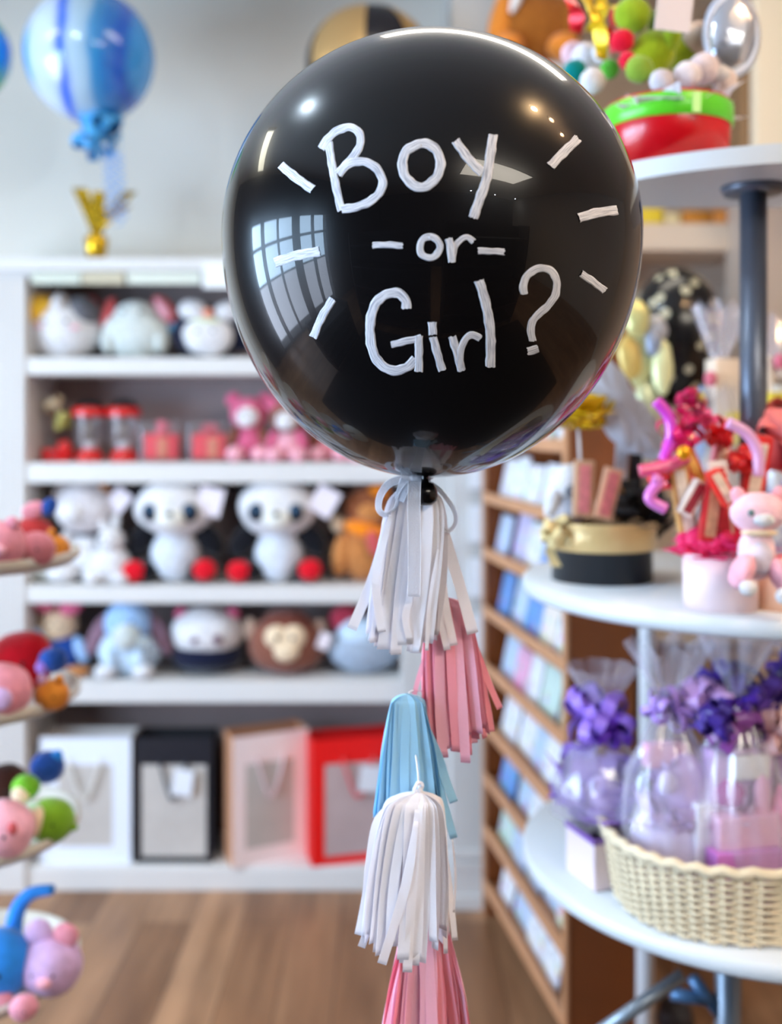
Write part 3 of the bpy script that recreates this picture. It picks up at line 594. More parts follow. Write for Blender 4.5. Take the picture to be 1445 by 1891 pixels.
for r, y in enumerate(rowsY[1:]):
    z = Zh(y, 3.36); x = .035; j = 0
    while x < RL-.13:
        wd = rn.choice([.105, .125, .14, .15]); hh = rn.uniform(.12, .142)
        if x+wd > RL-.025: break
        cn, c = rn.choice(cardc) if rn.random() < .5 else cardc[rn.choice([0, 0, 1])]
        m = pattern(cn, c, rn.randrange(4))
        bm = BM(); box(bm, (0, 0, hh/2), (wd, .006, hh), (math.radians(12), 0, 0), .001); o = link('greeting_card', bm, m, None, False)
        mw = rk.matrix_basis if False else Matrix.Translation(NA) @ Matrix.Rotation(ang, 4, 'Z')
        o.matrix_basis = mw @ Matrix.Translation((x+wd/2, -.03-rn.uniform(0, .02), z-.004))
        left = int((RL-x)/.15)
        tag(o, '%s greeting card, %s from the near end on the %s rack ledge' % (cn, ordn[j], ordn[r+1]), 'greeting card', 'greeting cards in the rack')
        x += wd+rn.uniform(.006, .02); j += 1
# little white note cards hung on the end wall
for i, (y0, y1) in enumerate([(862, 902), (932, 1000), (1030, 1100), (1134, 1204)]):
    zz = zW-.006; bm = BM(); b2(bm, X(868, zz), X(905, zz), zz-.022, zz+.003, Zh(y1, zz), Zh(y0, zz), .001)
    o = link('note_card', bm, mat('note_paper', (238, 242, 248), .5), None, False)
    tag(o, 'white note card box on the grey end wall, %s from the top' % ordn[i], 'note card', 'note cards on the end wall')

# ------------------------------------------------------------------ round tiered display on the right
zD = 2.06; DX = X(1395, zD); DR = .461; TH = .034
laminate = mat('white_laminate', (212, 216, 219), .35); steel = mat('grey_blue_steel', (96, 102, 116), .35, .5); post_m = mat('white_post', (228, 230, 234), .4)
ZB = EYE-751/F*zD-.036; ZM = EYE-266/F*zD-.02; ZTU = EYE+.41; ZTT = ZTU+.031
dt = thing('round_display', (DX, zD, 0), 'white three-tiered round display table on the right', 'display table')
for nm, z in (('lower_tier', ZB), ('middle_tier', ZM)):
    bm = BM(); lathe(bm, [(0, -TH), (DR-.01, -TH), (DR, -TH+.008), (DR, -.006), (DR-.006, 0), (0, 0)], (0, 0, z), seg=96); link(nm, bm, laminate, dt)
bm = BM(); cut = 1.95-zD; n = 60; a_ = math.asin(cut/DR)
pts = [(DR*math.cos(-PI-a_+(PI+2*a_)*i/n), DR*math.sin(-PI-a_+(PI+2*a_)*i/n)) for i in range(n+1)]
lo = [bm.verts.new((x, y, ZTU)) for x, y in pts]; hi = [bm.verts.new((x, y, ZTT)) for x, y in pts]
bm.faces.new(lo[::-1]); bm.faces.new(hi)
for i in range(n+1): j = (i+1) % (n+1); bm.faces.new((lo[i], lo[j], hi[j], hi[i]))
bmesh.ops.recalc_face_normals(bm, faces=bm.faces); link('upper_tier', bm, laminate, dt, False)
PX, PY = X(1392, 1.78)-DX, 1.78-zD
bm = BM(); tube(bm, [(PX, PY, ZM), (PX, PY, ZTU-.01)], .023, 24); link('pole', bm, steel, dt)
bm = BM(); lathe(bm, [(0, -.012), (.05, -.012), (.055, 0), (0, 0)], (PX, PY, ZTU), seg=32); link('flange', bm, steel, dt)
bm = BM(); lathe(bm, [(0, 0), (.055, 0), (.05, .012), (0, .012)], (PX, PY, ZM), seg=32); link('flange', bm, steel, dt)
for (px, z) in ((1196, 2.42), (1640, 2.3), (1395, 1.9)):
    x = X(px, z)-DX; y = z-zD
    if px == 1395: continue
    bm = BM(); tube(bm, [(x, y, ZB), (x, y, ZM-TH)], .019, 20); link('post', bm, post_m, dt)
for (px, z) in ((1192, 2.42), (1640, 2.3)):
    x = X(px, z)-DX; y = z-zD; bm = BM(); tube(bm, [(x, y, 0), (x, y, ZB-TH)], .021, 20); link('leg', bm, post_m, dt)
z1 = 1.95; bm = BM(); tube(bm, [(X(1345, z1)-DX, z1-zD, 0), (X(1345, z1)-DX, z1-zD, ZB-TH)], .024, 20); link('leg', bm, mat('steel_leg', (120, 130, 142), .35, .5), dt)
bm = BM(); q0 = P(1075, 1930, 1.85)-Vector((DX, zD, 0)); q1 = P(1262, 1800, 1.85)-Vector((DX, zD, 0)); q1.z = min(q1.z, ZB-TH-.012); tube(bm, [q0, q1], .012, 12); link('brace', bm, mat('steel_brace', (140, 150, 160), .35, .5), dt)
bm = BM(); blu = mat('blue_steel', (84, 120, 158), .35, .4)
tube(bm, [P(1240, 1835, 1.95)-Vector((DX, zD, 0)), P(1335, 1850, 1.95)-Vector((DX, zD, 0))], .012, 12); tube(bm, [P(1280, 1806, 1.95)-Vector((DX, zD, 0)), P(1335, 1880, 1.95)-Vector((DX, zD, 0))], .012, 12); link('brace', bm, blu, dt)

# --- upper tier: red round box with plush
def cyl(bm, r0, r1, z0, z1, seg=48, c=(0, 0, 0)): return lathe(bm, [(0, z0), (r0, z0), (r1, z1), (0, z1)], c, seg=seg)
zr = 1.8; kr = zr/F
t = thing('red_hat_box', (X(1232, zr), zr, ZTT), 'red round box with a green ribbon band on the upper tier', 'gift box')
bm = BM(); lathe(bm, [(0, 0), (108*kr, 0), (113*kr, 70*kr), (113*kr, 118*kr), (109*kr, 118*kr), (105*kr, 60*kr), (0, 60*kr)], seg=64); link('box', bm, mat('red_gloss_card', (204, 6, 22), .3, coat=.4), t)
bm = BM(); lathe(bm, [(114*kr, 74*kr), (118*kr, 78*kr), (118*kr, 110*kr), (114*kr, 114*kr)], seg=64); link('ribbon_band', bm, mat('lime_satin', (96, 214, 40), .3, sheen=.3), t)
bm = BM(); box(bm, (20*kr, -118*kr, 92*kr), (14*kr, .004, 36*kr)); link('ribbon_end', bm, mat('light_lime_satin', (180, 236, 120), .3), t, False)
zb0 = ZTT+62*kr
def tuft(bm, c, r, h, n=22, seed=0, sp=.6):
    rn = random.Random(seed); c = Vector(c)
    for i in range(n):
        a = rn.uniform(0, 2*PI); el = rn.uniform(.3, 1.4); d = Vector((math.cos(a)*math.cos(el), math.sin(a)*math.cos(el), math.sin(el)*h/r))
        s = d.cross(Vector((0, 0, 1))); s = s.normalized() if s.length > .01 else Vector((1, 0, 0))
        st_ = c+Vector((rn.uniform(-sp, sp)*r, rn.uniform(-sp, sp)*r, 0)); ln = r*rn.uniform(.6, 1.1)
        pts = [st_+d*ln*u+s*math.sin(u*7+i)*r*.12 for u in (0, .25, .5, .75, 1)]
        strip(bm, pts, [s*r*.26*(.6+u)+Vector((0, 0, r*.05*math.sin(i+u*9))) for u in (0, .25, .5, .75, 1)], .0005)
    return bm
bm = BM(); tuft(bm, (0, 0, 0), 105*kr, 70*kr, 46, 3); o = link('tissue_paper', bm, mat('white_tissue', (238, 232, 238), .7, trans=.3)); o.location = (X(1232, zr), zr, ZTT+105*kr-.03)
tag(o, 'white tissue paper tuft filling the red round box', 'tissue paper')
def top_plush(px, py, z, r, m, label, name='plush_ball', extra=(), **kw):
    kz = z/F; return plush(name, label, 'plush toy', px, Zh(py+r, z), z, [('body', 0, 0, r, r, r*.85, r, m)]+list(extra), **kw)
LIME = fur('lime', (150, 178, 40)); top_plush(1168, 28, 1.83, 34, LIME, 'lime green fuzzy plush ball above the red box, highest one')
top_plush(1206, 100, 1.80, 42, fur('olive_lime', (158, 176, 30)), 'lime green fuzzy plush body in the middle of the red box', extra=[('arm', 26, 20, 60, 18, 14, 30, LIME, 30)])
top_plush(1182, 128, 1.73, 26, fur('moss', (140, 170, 60)), 'small moss green fuzzy plush paw over the green ribbon band')
top_plush(1150, 76, 1.78, 22, fur('santa_red', (226, 24, 52)), 'red fuzzy plush ball left of the green plush')
top_plush(1062, 132, 1.86, 22, fur('aqua', (0, 130, 130)), 'teal plush ball left of the red round box')
top_plush(1095, 150, 1.80, 24, W_, 'white plush ball at the left rim of the red round box')
top_plush(1085, 108, 1.92, 30, fur('striped_white', (224, 220, 228)), 'pale striped plush left of the yellow foil ribbons')
for (x, y, z, r, c, nm, lb) in [
    (1270, 140, 1.72, 26, (236, 226, 232), 'pearl', 'pearl white pompom at the middle rim of the red box'), (1338, 150, 1.78, 24, (226, 210, 208), 'shell', 'shell pink pompom at the right end of the red box rim'),
    (1222, 150, 1.71, 22, (214, 206, 214), 'fog', 'fog grey pompom on the rim under the green plush'), (1060, 100, 1.95, 24, (232, 190, 196), 'speckled_rose', 'speckled rose pompom below the red foil streamer'),
    (1126, 128, 1.84, 18, (90, 180, 60), 'grass', 'grass green pompom above the left end of the green band'), (1236, 48, 1.86, 40, (112, 140, 40), 'dark_lime', 'dark lime fuzzy plush behind the off-white card tag'),
    (1262, 100, 1.86, 34, (150, 170, 40), 'khaki_lime', 'khaki lime fuzzy plush right of the olive green body'), (1150, 30, 1.92, 24, (200, 30, 40), 'brick_red', 'brick red fuzzy plush behind the bright yellow streamer'),
    (1290, 70, 1.84, 30, (206, 180, 160), 'sand', 'sand coloured fuzzy plush left of the silver foil balloon'), (1160, 112, 1.74, 17, (230, 30, 60), 'cherry_red', 'cherry red small pompom left of the moss green paw'),
    (1112, 98, 1.9, 20, (238, 236, 240), 'snow', 'snow white pompom behind the yellow foil streamer')]:
    top_plush(x, y, z, r, fur(nm, c), lb, name='pompom')
for i, (x0, y0, x1, y1, wd, c, nm) in enumerate([(1080, -10, 1112, 110, 11, (232, 190, 20), 'yellow'), (1110, -12, 1092, 60, 12, (240, 210, 40), 'bright yellow'), (1045, -10, 1064, 60, 12, (222, 20, 40), 'red'), (1122, 50, 1118, 110, 9, (230, 30, 50), 'scarlet'), (1136, 10, 1160, 110, 9, (240, 220, 60), 'pale yellow')]):
    z = 1.86+.012*i; bm = BM(); p0, p1 = P(x0, y0, z), P(x1, y1, z); mid = (p0+p1)/2+Vector((.008, -.01, 0)); pts = catmull([p0, mid, p1]); kx = z/F
    strip(bm, pts, [Vector((wd*kx, .01*math.sin(j*.6), 0)) for j in range(len(pts))], .0008)
    tag(link('foil_streamer', bm, mat('foil_str_'+nm.replace(' ', '_'), c, .3, .3)), '%s foil streamer hanging above the left of the red box' % nm, 'streamer')
bm = BM(); box(bm, P(1246, 20, 1.74), (66*1.74/F, .003, 76*1.74/F), (0, math.radians(7), 0), .001); o = link('gift_tag', bm, mat('tag_offwhite', (228, 214, 212), .6), None, False); tag(o, 'large off-white card tag above the red box', 'gift tag')
foil = mat('silver_foil', (214, 220, 232), .18, .8, bump=.5, bscale=25)
t = thing('foil_balloon', P(1352, 140, 1.78), 'silver oval foil balloon on the right of the red box', 'balloon'); kx = 1.78/F
bm = BM(); ell(bm, (0, 0, 75*kx), (44*kx, 22*kx, 70*kx), (0, math.radians(8), 0), seg=30, lump=.04); link('envelope', bm, foil, t)
bm = BM(); lathe(bm, [(46*kx, -4*kx), (54*kx, 0), (46*kx, 4*kx), (40*kx, 0), (46*kx, -4*kx)], seg=36)
for v in bm.verts: v.co = Matrix.Rotation(math.radians(8), 3, 'Y') @ Matrix.Rotation(PI/2, 3, 'X') @ v.co; v.co.z = v.co.z*1.5+75*kx
link('seam', bm, mat('white_foil_edge', (206, 214, 234), .3, .3), t)
bm = BM(); tube(bm, [(0, 0, 8*kx), (-14*kx, 0, -50*kx)], .002); link('stick', bm, white_m, t)
top_plush(1300, 128, 1.76, 30, fur('pinkish_white', (228, 214, 220)), 'pinkish white plush at the right rim of the red round box', extra=[('ear', 30, 4, 22, 18, 12, 14, W_)])
# brown bear on its wall shelf, behind the black balloon
zq = 3.3; kq = zq/F
t = thing('wall_shelf', (X(980, zq), RY1-.33, Zh(122, zq)), 'high white wall shelf hidden behind the top of the black balloon', 'shelf')
bm = BM(); b2(bm, -.19, .16, -.33, .32, -.025, 0, .003); link('board', bm, white_m, t, False)
bm = BM(); b2(bm, -.1, -.08, .1, .325, -.2, -.026); b2(bm, .08, .1, .1, .325, -.2, -.026); link('bracket', bm, white_m, t, False)
plush('teddy_bear', 'big brown teddy bear at the top edge above the black balloon', 'plush toy', 985, Zh(122, zq)+.001, zq,
      [('body', 0, 0, 70, 76, 50, 70, fur('bear_brown', (150, 90, 34))), ('head', 0, 10, 172, 60, 44, 54, fur('bear_brown', (0, 0, 0))), ('arm', -56, 16, 78, 26, 24, 62, fur('bear_orange', (214, 130, 50)), 14), ('arm', 58, 16, 70, 26, 24, 50, fur('bear_brown', (0, 0, 0)), -14), ('foot', 50, 34, 22, 30, 30, 24, fur('bear_orange', (0, 0, 0))), ('foot', -50, 34, 22, 30, 30, 24, fur('bear_orange', (0, 0, 0))), ('ribbon', -34, 50, 108, 9, 5, 34, W_, 22)])

# --- middle tier
zh = 2.05; kh = zh/F
t = thing('black_hat_box', (X(1112, zh), zh, ZM), 'black round hat box with a gold ribbon band and bow on the middle tier', 'gift box')
bm = BM(); lathe(bm, [(0, 0), (92*kh, 0), (92*kh, 60*kh), (95*kh, 60*kh), (95*kh, 104*kh), (90*kh, 104*kh), (88*kh, 50*kh), (0, 50*kh)], seg=64); link('box', bm, mat('black_card', (16, 18, 26), .35, coat=.2), t)
bm = BM(); lathe(bm, [(95.5*kh, 58*kh), (99*kh, 62*kh), (99*kh, 104*kh), (95.5*kh, 108*kh)], seg=64); link('ribbon_band', bm, mat('gold_satin', (216, 184, 126), .3, .2, bump=.3, bscale=120), t)
bm = BM(); bow_loops(bm, (-88*kh, -48*kh, 86*kh), 38*kh, 12, 11*kh, 7); strip(bm, catmull([(-86*kh, -52*kh, 84*kh), (-104*kh, -54*kh, 60*kh), (-92*kh, -56*kh, 30*kh)]), [Vector((9*kh, 0, 0))]*13, .0006); link('bow', bm, mat('pale_gold_satin', (226, 204, 148), .35, .2), t)
zi = ZM+52*kh
bm = BM(); tuft(bm, (0, 0, 0), 80*kh, 40*kh, 40, 9); o = link('tissue_paper', bm, mat('kraft_shred', (160, 130, 96), .7)); o.location = (X(1112, zh), zh, zi+.03); tag(o, 'tan shredded paper filling the black hat box', 'tissue paper')
def candy(px, ybot, ytop, wd, z, tilt, c1, c2, label):
    kz = z/F; t = thing('candy_box', P(px, ybot, z), label, 'candy box'); h = (ybot-ytop)*kz; w2 = wd*kz
    t.rotation_euler = (0, math.radians(tilt), 0)
    bm = BM(); b2(bm, -w2/2, w2/2, -.012, .012, 0, h, .003); link('carton', bm, mat('carton_'+c1[0], c1[1], .4, var=.1, vscale=50), t, False)
    bm = BM(); b2(bm, -w2*.28, w2*.28, -.0145, -.0122, h*.08, h*.92, .0005); link('printed_panel', bm, mat('print_'+c2[0], c2[1], .4, var=.25, vscale=70), t, False)
candy(1076, 955, 850, 36, 2.0, 2, ('tan', (206, 160, 124)), ('rose', (224, 130, 130)), 'tan and rose candy box standing in the black hat box, left one')
candy(1112, 958, 862, 34, 1.99, 14, ('peach', (230, 172, 136)), ('salmon', (226, 120, 116)), 'peach and salmon candy box tilted right in the black hat box')
plush('plush_penguin', 'white and grey plush at the left of the black hat box', 'plush toy', 1050, zi+.0, 2.06,
      [('body', 0, 0, 54, 36, 26, 58, fur('fleck', (200, 200, 210))), ('head', 6, 6, 126, 40, 28, 34, W_), ('muzzle', 4, 30, 110, 16, 10, 14, DG, 0, 'head'), ('arm', 30, 12, 96, 14, 12, 36, W_, -16), ('arm', -30, 12, 96, 14, 12, 36, W_, 16)])
for i, (x, y0, y1, c, nm) in enumerate([(1140, 960, 800, (200, 200, 208), 'silver'), (1168, 960, 770, (40, 38, 42), 'black'), (1192, 960, 800, (214, 206, 190), 'cream'), (1150, 965, 870, (186, 140, 80), 'bronze')]):
    z = 2.1; kx = z/F; bm = BM(); pts = catmull([P(x, y0, z), P(x+6, (y0+y1)/2, z-.02), P(x+12, y1, z-.01)]); strip(bm, pts, [Vector((12*kx, .004*math.sin(j), 0)) for j in range(len(pts))], .001)
    tag(link('upright_ribbon', bm, mat('up_'+nm, c, .4, .2)), '%s ribbon standing up at the right of the black hat box' % nm, 'ribbon')
# grey organza drape
bm = BM(); tuft(bm, (0, 0, 0), 62*kh, 120*kh, 60, 15, .5); o = link('black_tissue', bm, mat('black_tissue', (34, 32, 34), .4, var=.5, vscale=60)); o.location = (X(1178, 2.1), 2.1, zi+.02)
tag(o, 'black tissue tuft rising at the right of the black hat box', 'tissue paper')
t = thing('organza_bow', P(1150, 860, 2.0), 'large pale grey organza bow spreading over the black hat box', 'bow'); kx = 2.0/F
org = mat('grey_organza', (206, 206, 214), .5, trans=.4, alpha=.88)
for q, (c_, r_, tl) in enumerate([((-22, 122), (42, 26, 98), -26), ((14, 78), (44, 26, 66), -38), ((52, 40), (26, 18, 56), -62)]):
    bm = BM(); ell(bm, (c_[0]*kx, (10*q-10)*kx, c_[1]*kx), (r_[0]*kx, r_[1]*kx, r_[2]*kx), (0, math.radians(tl), 0), seg=48)
    cc = Vector((c_[0]*kx, 0, c_[1]*kx))
    for v in bm.verts:
        d = v.co-cc; an = math.atan2(d.z, d.x); v.co += Vector((d.x, 0, d.z))*.03*math.sin(an*7+q)+Vector((0, .003*math.sin(an*11+q), 0))
    link('loop', bm, org, t)
t = thing('foil_burst', P(1068, 790, 1.98), 'yellow gold foil burst beside the lower right of the black balloon', 'foil decoration'); kx = 1.98/F
bm = BM(); tuft(bm, (0, 0, 0), 62*kx, 70*kx, 44, 5, .45); link('foil_leaf', bm, mat('yellow_foil', (232, 190, 20), .25, .6, bump=.4, bscale=60), t)
bm = BM(); tube(bm, [(0, 0, 20*kx), (10*kx, 0.02, -110*kx)], .003); link('stick', bm, white_m, t)
# black confetti balloon and foil flower balloons on sticks
def dots_mat():
    m = bpy.data.materials.new('confetti_black'); m.use_nodes = True; nt = m.node_tree; b = nt.nodes['Principled BSDF']
    tc = nt.nodes.new('ShaderNodeTexCoord'); v = nt.nodes.new('ShaderNodeTexVoronoi'); v.inputs['Scale'].default_value = 22; nt.links.new(tc.outputs['Object'], v.inputs['Vector'])
    lt = nt.nodes.new('ShaderNodeMath'); lt.operation = 'LESS_THAN'; lt.inputs[1].default_value = .3; nt.links.new(v.outputs['Distance'], lt.inputs[0])
    mx = nt.nodes.new('ShaderNodeMix'); mx.data_type = 'RGBA'; nt.links.new(lt.outputs[0], mx.inputs[0]); mx.inputs[6].default_value = lin((12, 11, 13))+(1,); mx.inputs[7].default_value = lin((190, 184, 158))+(1,)
    nt.links.new(mx.outputs[2], b.inputs['Base Color']); b.inputs['Roughness'].default_value = .2; return m
zk = 2.75; kk = zk/F
t = thing('confetti_balloon', (X(1248, zk), zk, Zh(760, zk)), 'black round balloon with pale confetti dots behind the display', 'balloon')
bm = BM(); lathe(bm, teardrop(84*kk, 118*kk, 140*kk), (0, 0, 148*kk), seg=44); link('envelope', bm, dots_mat(), t)
bm = BM(); tube(bm, [(0, 0, 10*kk), (0, 0, .02-Zh(760, zk))], .003); link('stick', bm, white_m, t)
bm = BM(); lathe(bm, [(0, 0), (.05, 0), (.04, .05), (0, .06)], (0, 0, -Zh(760, zk)), seg=24); link('weight', bm, mat('charcoal_weight', (60, 56, 60), .5), t)
t = thing('foil_bouquet', P(1196, 760, 2.3), 'pale yellow and silver foil balloon bouquet right of the black balloon', 'foil decoration'); kx = 2.3/F
for q, (dx, up, rx_, rz_, c) in enumerate([(-18, 170, 24, 34, (226, 222, 150)), (18, 150, 22, 30, (196, 200, 206)), (-6, 96, 26, 50, (214, 216, 160)), (28, 82, 20, 52, (222, 222, 168)), (-30, 100, 22, 40, (218, 190, 110)), (6, 24, 24, 34, (190, 192, 150)), (12, 124, 16, 24, (150, 160, 180))]):
    bm = BM(); ell(bm, (dx*kx, (q % 3)*10*kx, up*kx), (rx_*kx, 12*kx, rz_*kx), (0, .2*math.sin(q), 0), seg=18, lump=.06, seed=q); link('foil_petal', bm, mat('petal_%d' % q, c, .3, .25, bump=.5, bscale=60), t)
bm = BM(); tube(bm, [(0, 0, 10*kx), (0, 0, -190*kx)], .003); link('stick', bm, white_m, t)
# pink box with candy
zpk = 1.73; kp = zpk/F
t = thing('pink_hat_box', (X(1331, zpk), zpk, ZM), 'pale pink round box stuffed with red candy on the middle tier', 'gift box')
bm = BM(); lathe(bm, [(0, 0), (66*kp, 0), (68*kp, 110*kp), (65*kp, 110*kp), (63*kp, 60*kp), (0, 60*kp)], seg=56); link('box', bm, mat('blush_card', (244, 218, 218), .5), t)
bm = BM(); tuft(bm, (0, 0, 88*kp), 78*kp, 44*kp, 60, 12, .55); tuft(bm, (-28*kp, -30*kp, 104*kp), 60*kp, 20*kp, 34, 13, .4); link('tissue_paper', bm, mat('hot_pink_tissue', (244, 40, 112), .6, trans=.2), t)
bm = BM()
for i in range(9): ell(bm, ((-66+i*15)*kp, (-40*math.sin(PI*i/8)-8)*kp, (122+8*math.sin(i*2.1))*kp), (19*kp, 15*kp, (20+5*math.sin(i))*kp), (0, .5*math.sin(i*1.7), 0), seg=16, lump=.1, seed=i)
link('tissue_folds', bm, mat('hot_pink_tissue', (0, 0, 0)), t)
candy(1306, 1000, 870, 34, 1.69, 8, ('red', (196, 40, 44)), ('tan_red', (206, 150, 110)), 'red and tan candy box standing in the pink round box, middle one')
candy(1338, 1000, 850, 34, 1.71, -6, ('white', (226, 212, 200)), ('crimson', (196, 50, 60)), 'white candy box with crimson print behind the pink plush')
candy(1372, 1000, 800, 40, 1.75, 10, ('scarlet', (220, 30, 30)), ('offwhite', (224, 206, 190)), 'scarlet candy box at the right back of the pink round box')
for (px_, yb_, yt_, z_, tl_, c1_, c2_, lb_) in [(1296, 900, 800, 1.77, -24, ('cherry', (206, 26, 30)), ('honey', (236, 180, 90)), 'cherry red candy bar leaning left above the magenta bows'), (1322, 880, 770, 1.79, 12, ('blossom', (240, 150, 160)), ('vanilla', (240, 220, 200)), 'blossom pink candy bar behind the red bow'), (1262, 950, 880, 1.70, 30, ('ivory_wrap', (232, 222, 210)), ('wine', (150, 40, 50)), 'ivory candy bar leaning right over the hot pink tissue'), (1350, 930, 860, 1.66, -30, ('vermilion', (230, 50, 40)), ('beige_wrap', (226, 196, 170)), 'vermilion candy bar tilted beside the pale pink kitten')]:
    candy(px_, yb_, yt_, 28, z_, tl_, c1_, c2_, lb_)
candy(1275, 1000, 855, 34, 1.73, -10, ('gold', (200, 150, 90)), ('ivory', (226, 212, 196)), 'gold candy box at the left of the pink round box')
def balloon_twist(name, pts_, z, r, m, label):
    kx = z/F; bm = BM(); tube(bm, catmull([P(a, b, z) for a, b in pts_]), r*kx, 14); tag(link(name, bm, m), label, 'foil decoration')
latex = lambda n, c: mat('latex_'+n, c, .25, coat=.5)
balloon_twist('twisted_ribbon', [(1212, 740), (1236, 770), (1240, 810), (1226, 850)], 1.72, 11, latex('orchid', (214, 70, 200)), 'orchid purple twisted ribbon at the left of the pink cluster')
balloon_twist('twisted_ribbon', [(1182, 870), (1205, 866), (1240, 858), (1270, 842)], 1.71, 12, latex('pink', (232, 90, 130)), 'pink twisted ribbon pointing left from the pink cluster')
balloon_twist('twisted_ribbon', [(1230, 940), (1200, 920), (1216, 890), (1206, 884)], 1.70, 11, latex('lilac_pink', (220, 120, 200)), 'lilac pink twisted ribbon hooked below the pink one')
balloon_twist('twisted_ribbon', [(1345, 780), (1380, 800), (1400, 835), (1402, 880)], 1.69, 11, latex('pale_lilac', (226, 170, 214)), 'pale lilac arched ribbon over the pink plush')
for i, (x, y, r, c, nm) in enumerate([(1258, 800, 36, (206, 8, 90), 'magenta'), (1275, 745, 24, (190, 10, 80), 'dark magenta'), (1300, 770, 20, (240, 90, 150), 'bright pink'), (1230, 880, 26, (226, 50, 60), 'tomato red'), (1330, 800, 26, (226, 20, 24), 'true red'), (1270, 905, 26, (214, 90, 90), 'faded red'), (1370, 850, 24, (230, 30, 30), 'deep red')]):
    z = 1.74+.014*(i % 3); kx = z/F; bm = BM(); bow_loops(bm, P(x, y, z), r*kx*1.25, 14, 8*kx, 40+i)
    tag(link('ribbon_bow', bm, mat('rb_'+nm.replace(' ', '_'), c, .4, coat=.2)), '%s ribbon bow in the cluster above the pink round box' % nm, 'bow')
top_plush(1264, 836, 1.68, 14, mat('gold_ball', (236, 160, 20), .3, .5), 'small gold candy ball in the pink cluster', name='gold_candy')
# peach box and pink plush
t = thing('peach_hat_box', (X(1452, 1.73), 1.73, ZM), 'peach round box cut by the right edge on the middle tier', 'gift box')
bm = BM(); lathe(bm, [(0, 0), (60*kp, 0), (61*kp, 92*kp), (0, 92*kp)], seg=48); link('box', bm, mat('peach_card', (240, 190, 158), .5), t)
bm = BM(); lathe(bm, [(62*kp, 74*kp), (65*kp, 76*kp), (65*kp, 92*kp), (0, 97*kp)], seg=48); link('lid', bm, mat('peach_lid', (244, 204, 180), .5), t)
plush('plush_kitten', 'pale pink seated plush kitten on the peach box at the right edge', 'plush toy', 1398, ZM+70*kp, 1.63,
      [('body', 0, 0, 46, 34, 26, 50, fur('baby_pink', (250, 214, 222))), ('head', 2, 6, 122, 52, 34, 38, fur('blush', (250, 204, 216))), ('ear', -34, 2, 152, 14, 8, 18, PK, -20), ('ear', 40, 2, 154, 14, 8, 18, PK, 20), ('muzzle', 2, 34, 112, 20, 10, 13, W_, 0, 'head'), ('eye_patch', -20, 32, 124, 8, 5, 8, mat('teal_eye', (110, 130, 130), .2), 0, 'head'), ('eye_patch', 24, 32, 124, 8, 5, 8, mat('teal_eye', (0, 0, 0)), 0, 'head'), ('collar', 0, 14, 86, 34, 20, 8, CR), ('belly', 0, 22, 40, 22, 12, 30, fur('pale_lavender', (220, 210, 226))),
       ('leg', -34, 22, 16, 20, 30, 34, PK, 24), ('leg', 36, 22, 10, 20, 30, 34, PK, -24), ('foot_pad', -32, 48, -10, 16, 12, 15, W_), ('foot_pad', 32, 50, -24, 16, 12, 15, W_)])
t = thing('salmon_bow', P(1425, 850, 1.78), 'big salmon fabric bow at the right edge above the pink plush', 'bow'); kx = 1.78/F
bm = BM(); bow_loops(bm, (10*kx, 0, 40*kx), 70*kx, 12, 26*kx, 77, tail=False); link('loops', bm, mat('salmon_fabric', (238, 130, 130), .6), t)
bm = BM(); ell(bm, (12*kx, -10*kx, 20*kx), (46*kx, 20*kx, 40*kx)); link('centre', bm, mat('dark_salmon', (222, 100, 116), .6), t)
# cellophane wrapped gifts standing at the back of the middle tier
cello = clear('cellophane', (238, 232, 244), .07, .2)
def crumple(p, a, r, z):
    f = 1+.09*math.sin(7*a+z*40)+.05*math.sin(13*a-z*70); return Vector((p.x*f, p.y*f, p.z))
def wrap(par, R, h, k, seed=0, flare=1., ribm=None):
    bm = BM(); s = seed*1.3
    def fn(p, a, r, z):
        f = 1+.08*math.sin(7*a+z*30+s)+.06*math.sin(15*a-z*50+s); return Vector((p.x*f, p.y*f, p.z+.01*math.sin(9*a+s)*(z/h)))
    lathe(bm, [(R*.92, 0), (R, h*.08), (R*1.02, h*.3), (R*.85, h*.5), (R*.4, h*.68), (R*.13, h*.74), (R*.3, h*.82), (R*.62*flare, h*.92), (R*.85*flare, h)], seg=72, fn=fn)
    return link('cellophane_wrap', bm, cello, par)
def wrapped(px, ybase_Z, z, R, h, label, contents, bowm=None, seed=0, name='wrapped_gift'):
    kz = z/F; t = thing(name, (X(px, z), z, ybase_Z), label, 'wrapped gift')
    for (nm, dx, fr, up, a, b, c, m) in contents:
        bm = BM()
        if nm.startswith('box') or nm.endswith('box'): box(bm, (dx*kz, -fr*kz, up*kz), (2*a*kz, 2*b*kz, 2*c*kz), (0, 0, .2), .004)
        else: ell(bm, (dx*kz, -fr*kz, up*kz), (a*kz, b*kz, c*kz), seg=18, lump=.03)
        link(nm, bm, m, t)
    if bowm:
        tm = mat('shred_%d' % (seed % 3), [(216, 190, 232), (232, 200, 226), (190, 164, 222)][seed % 3], .6, trans=.4)
        bm = BM(); tuft(bm, (0, 0, h*.02*kz), R*.7*kz, R*1.2*kz, 90, seed+5, .7); tuft(bm, (0, 0, h*.24*kz), R*.62*kz, R*1.1*kz, 90, seed+6, .6); tuft(bm, (0, 0, h*.45*kz), R*.4*kz, R*.8*kz, 50, seed+7, .5); link('shredded_tissue', bm, tm, t)
    wrap(t, R*kz, h*kz, kz, seed)
    if bowm: bm = BM(); bow_loops(bm, (0, 0, h*.74*kz), R*.6*kz, 16, 7*kz, seed+50); link('bow', bm, bowm, t)
    return t
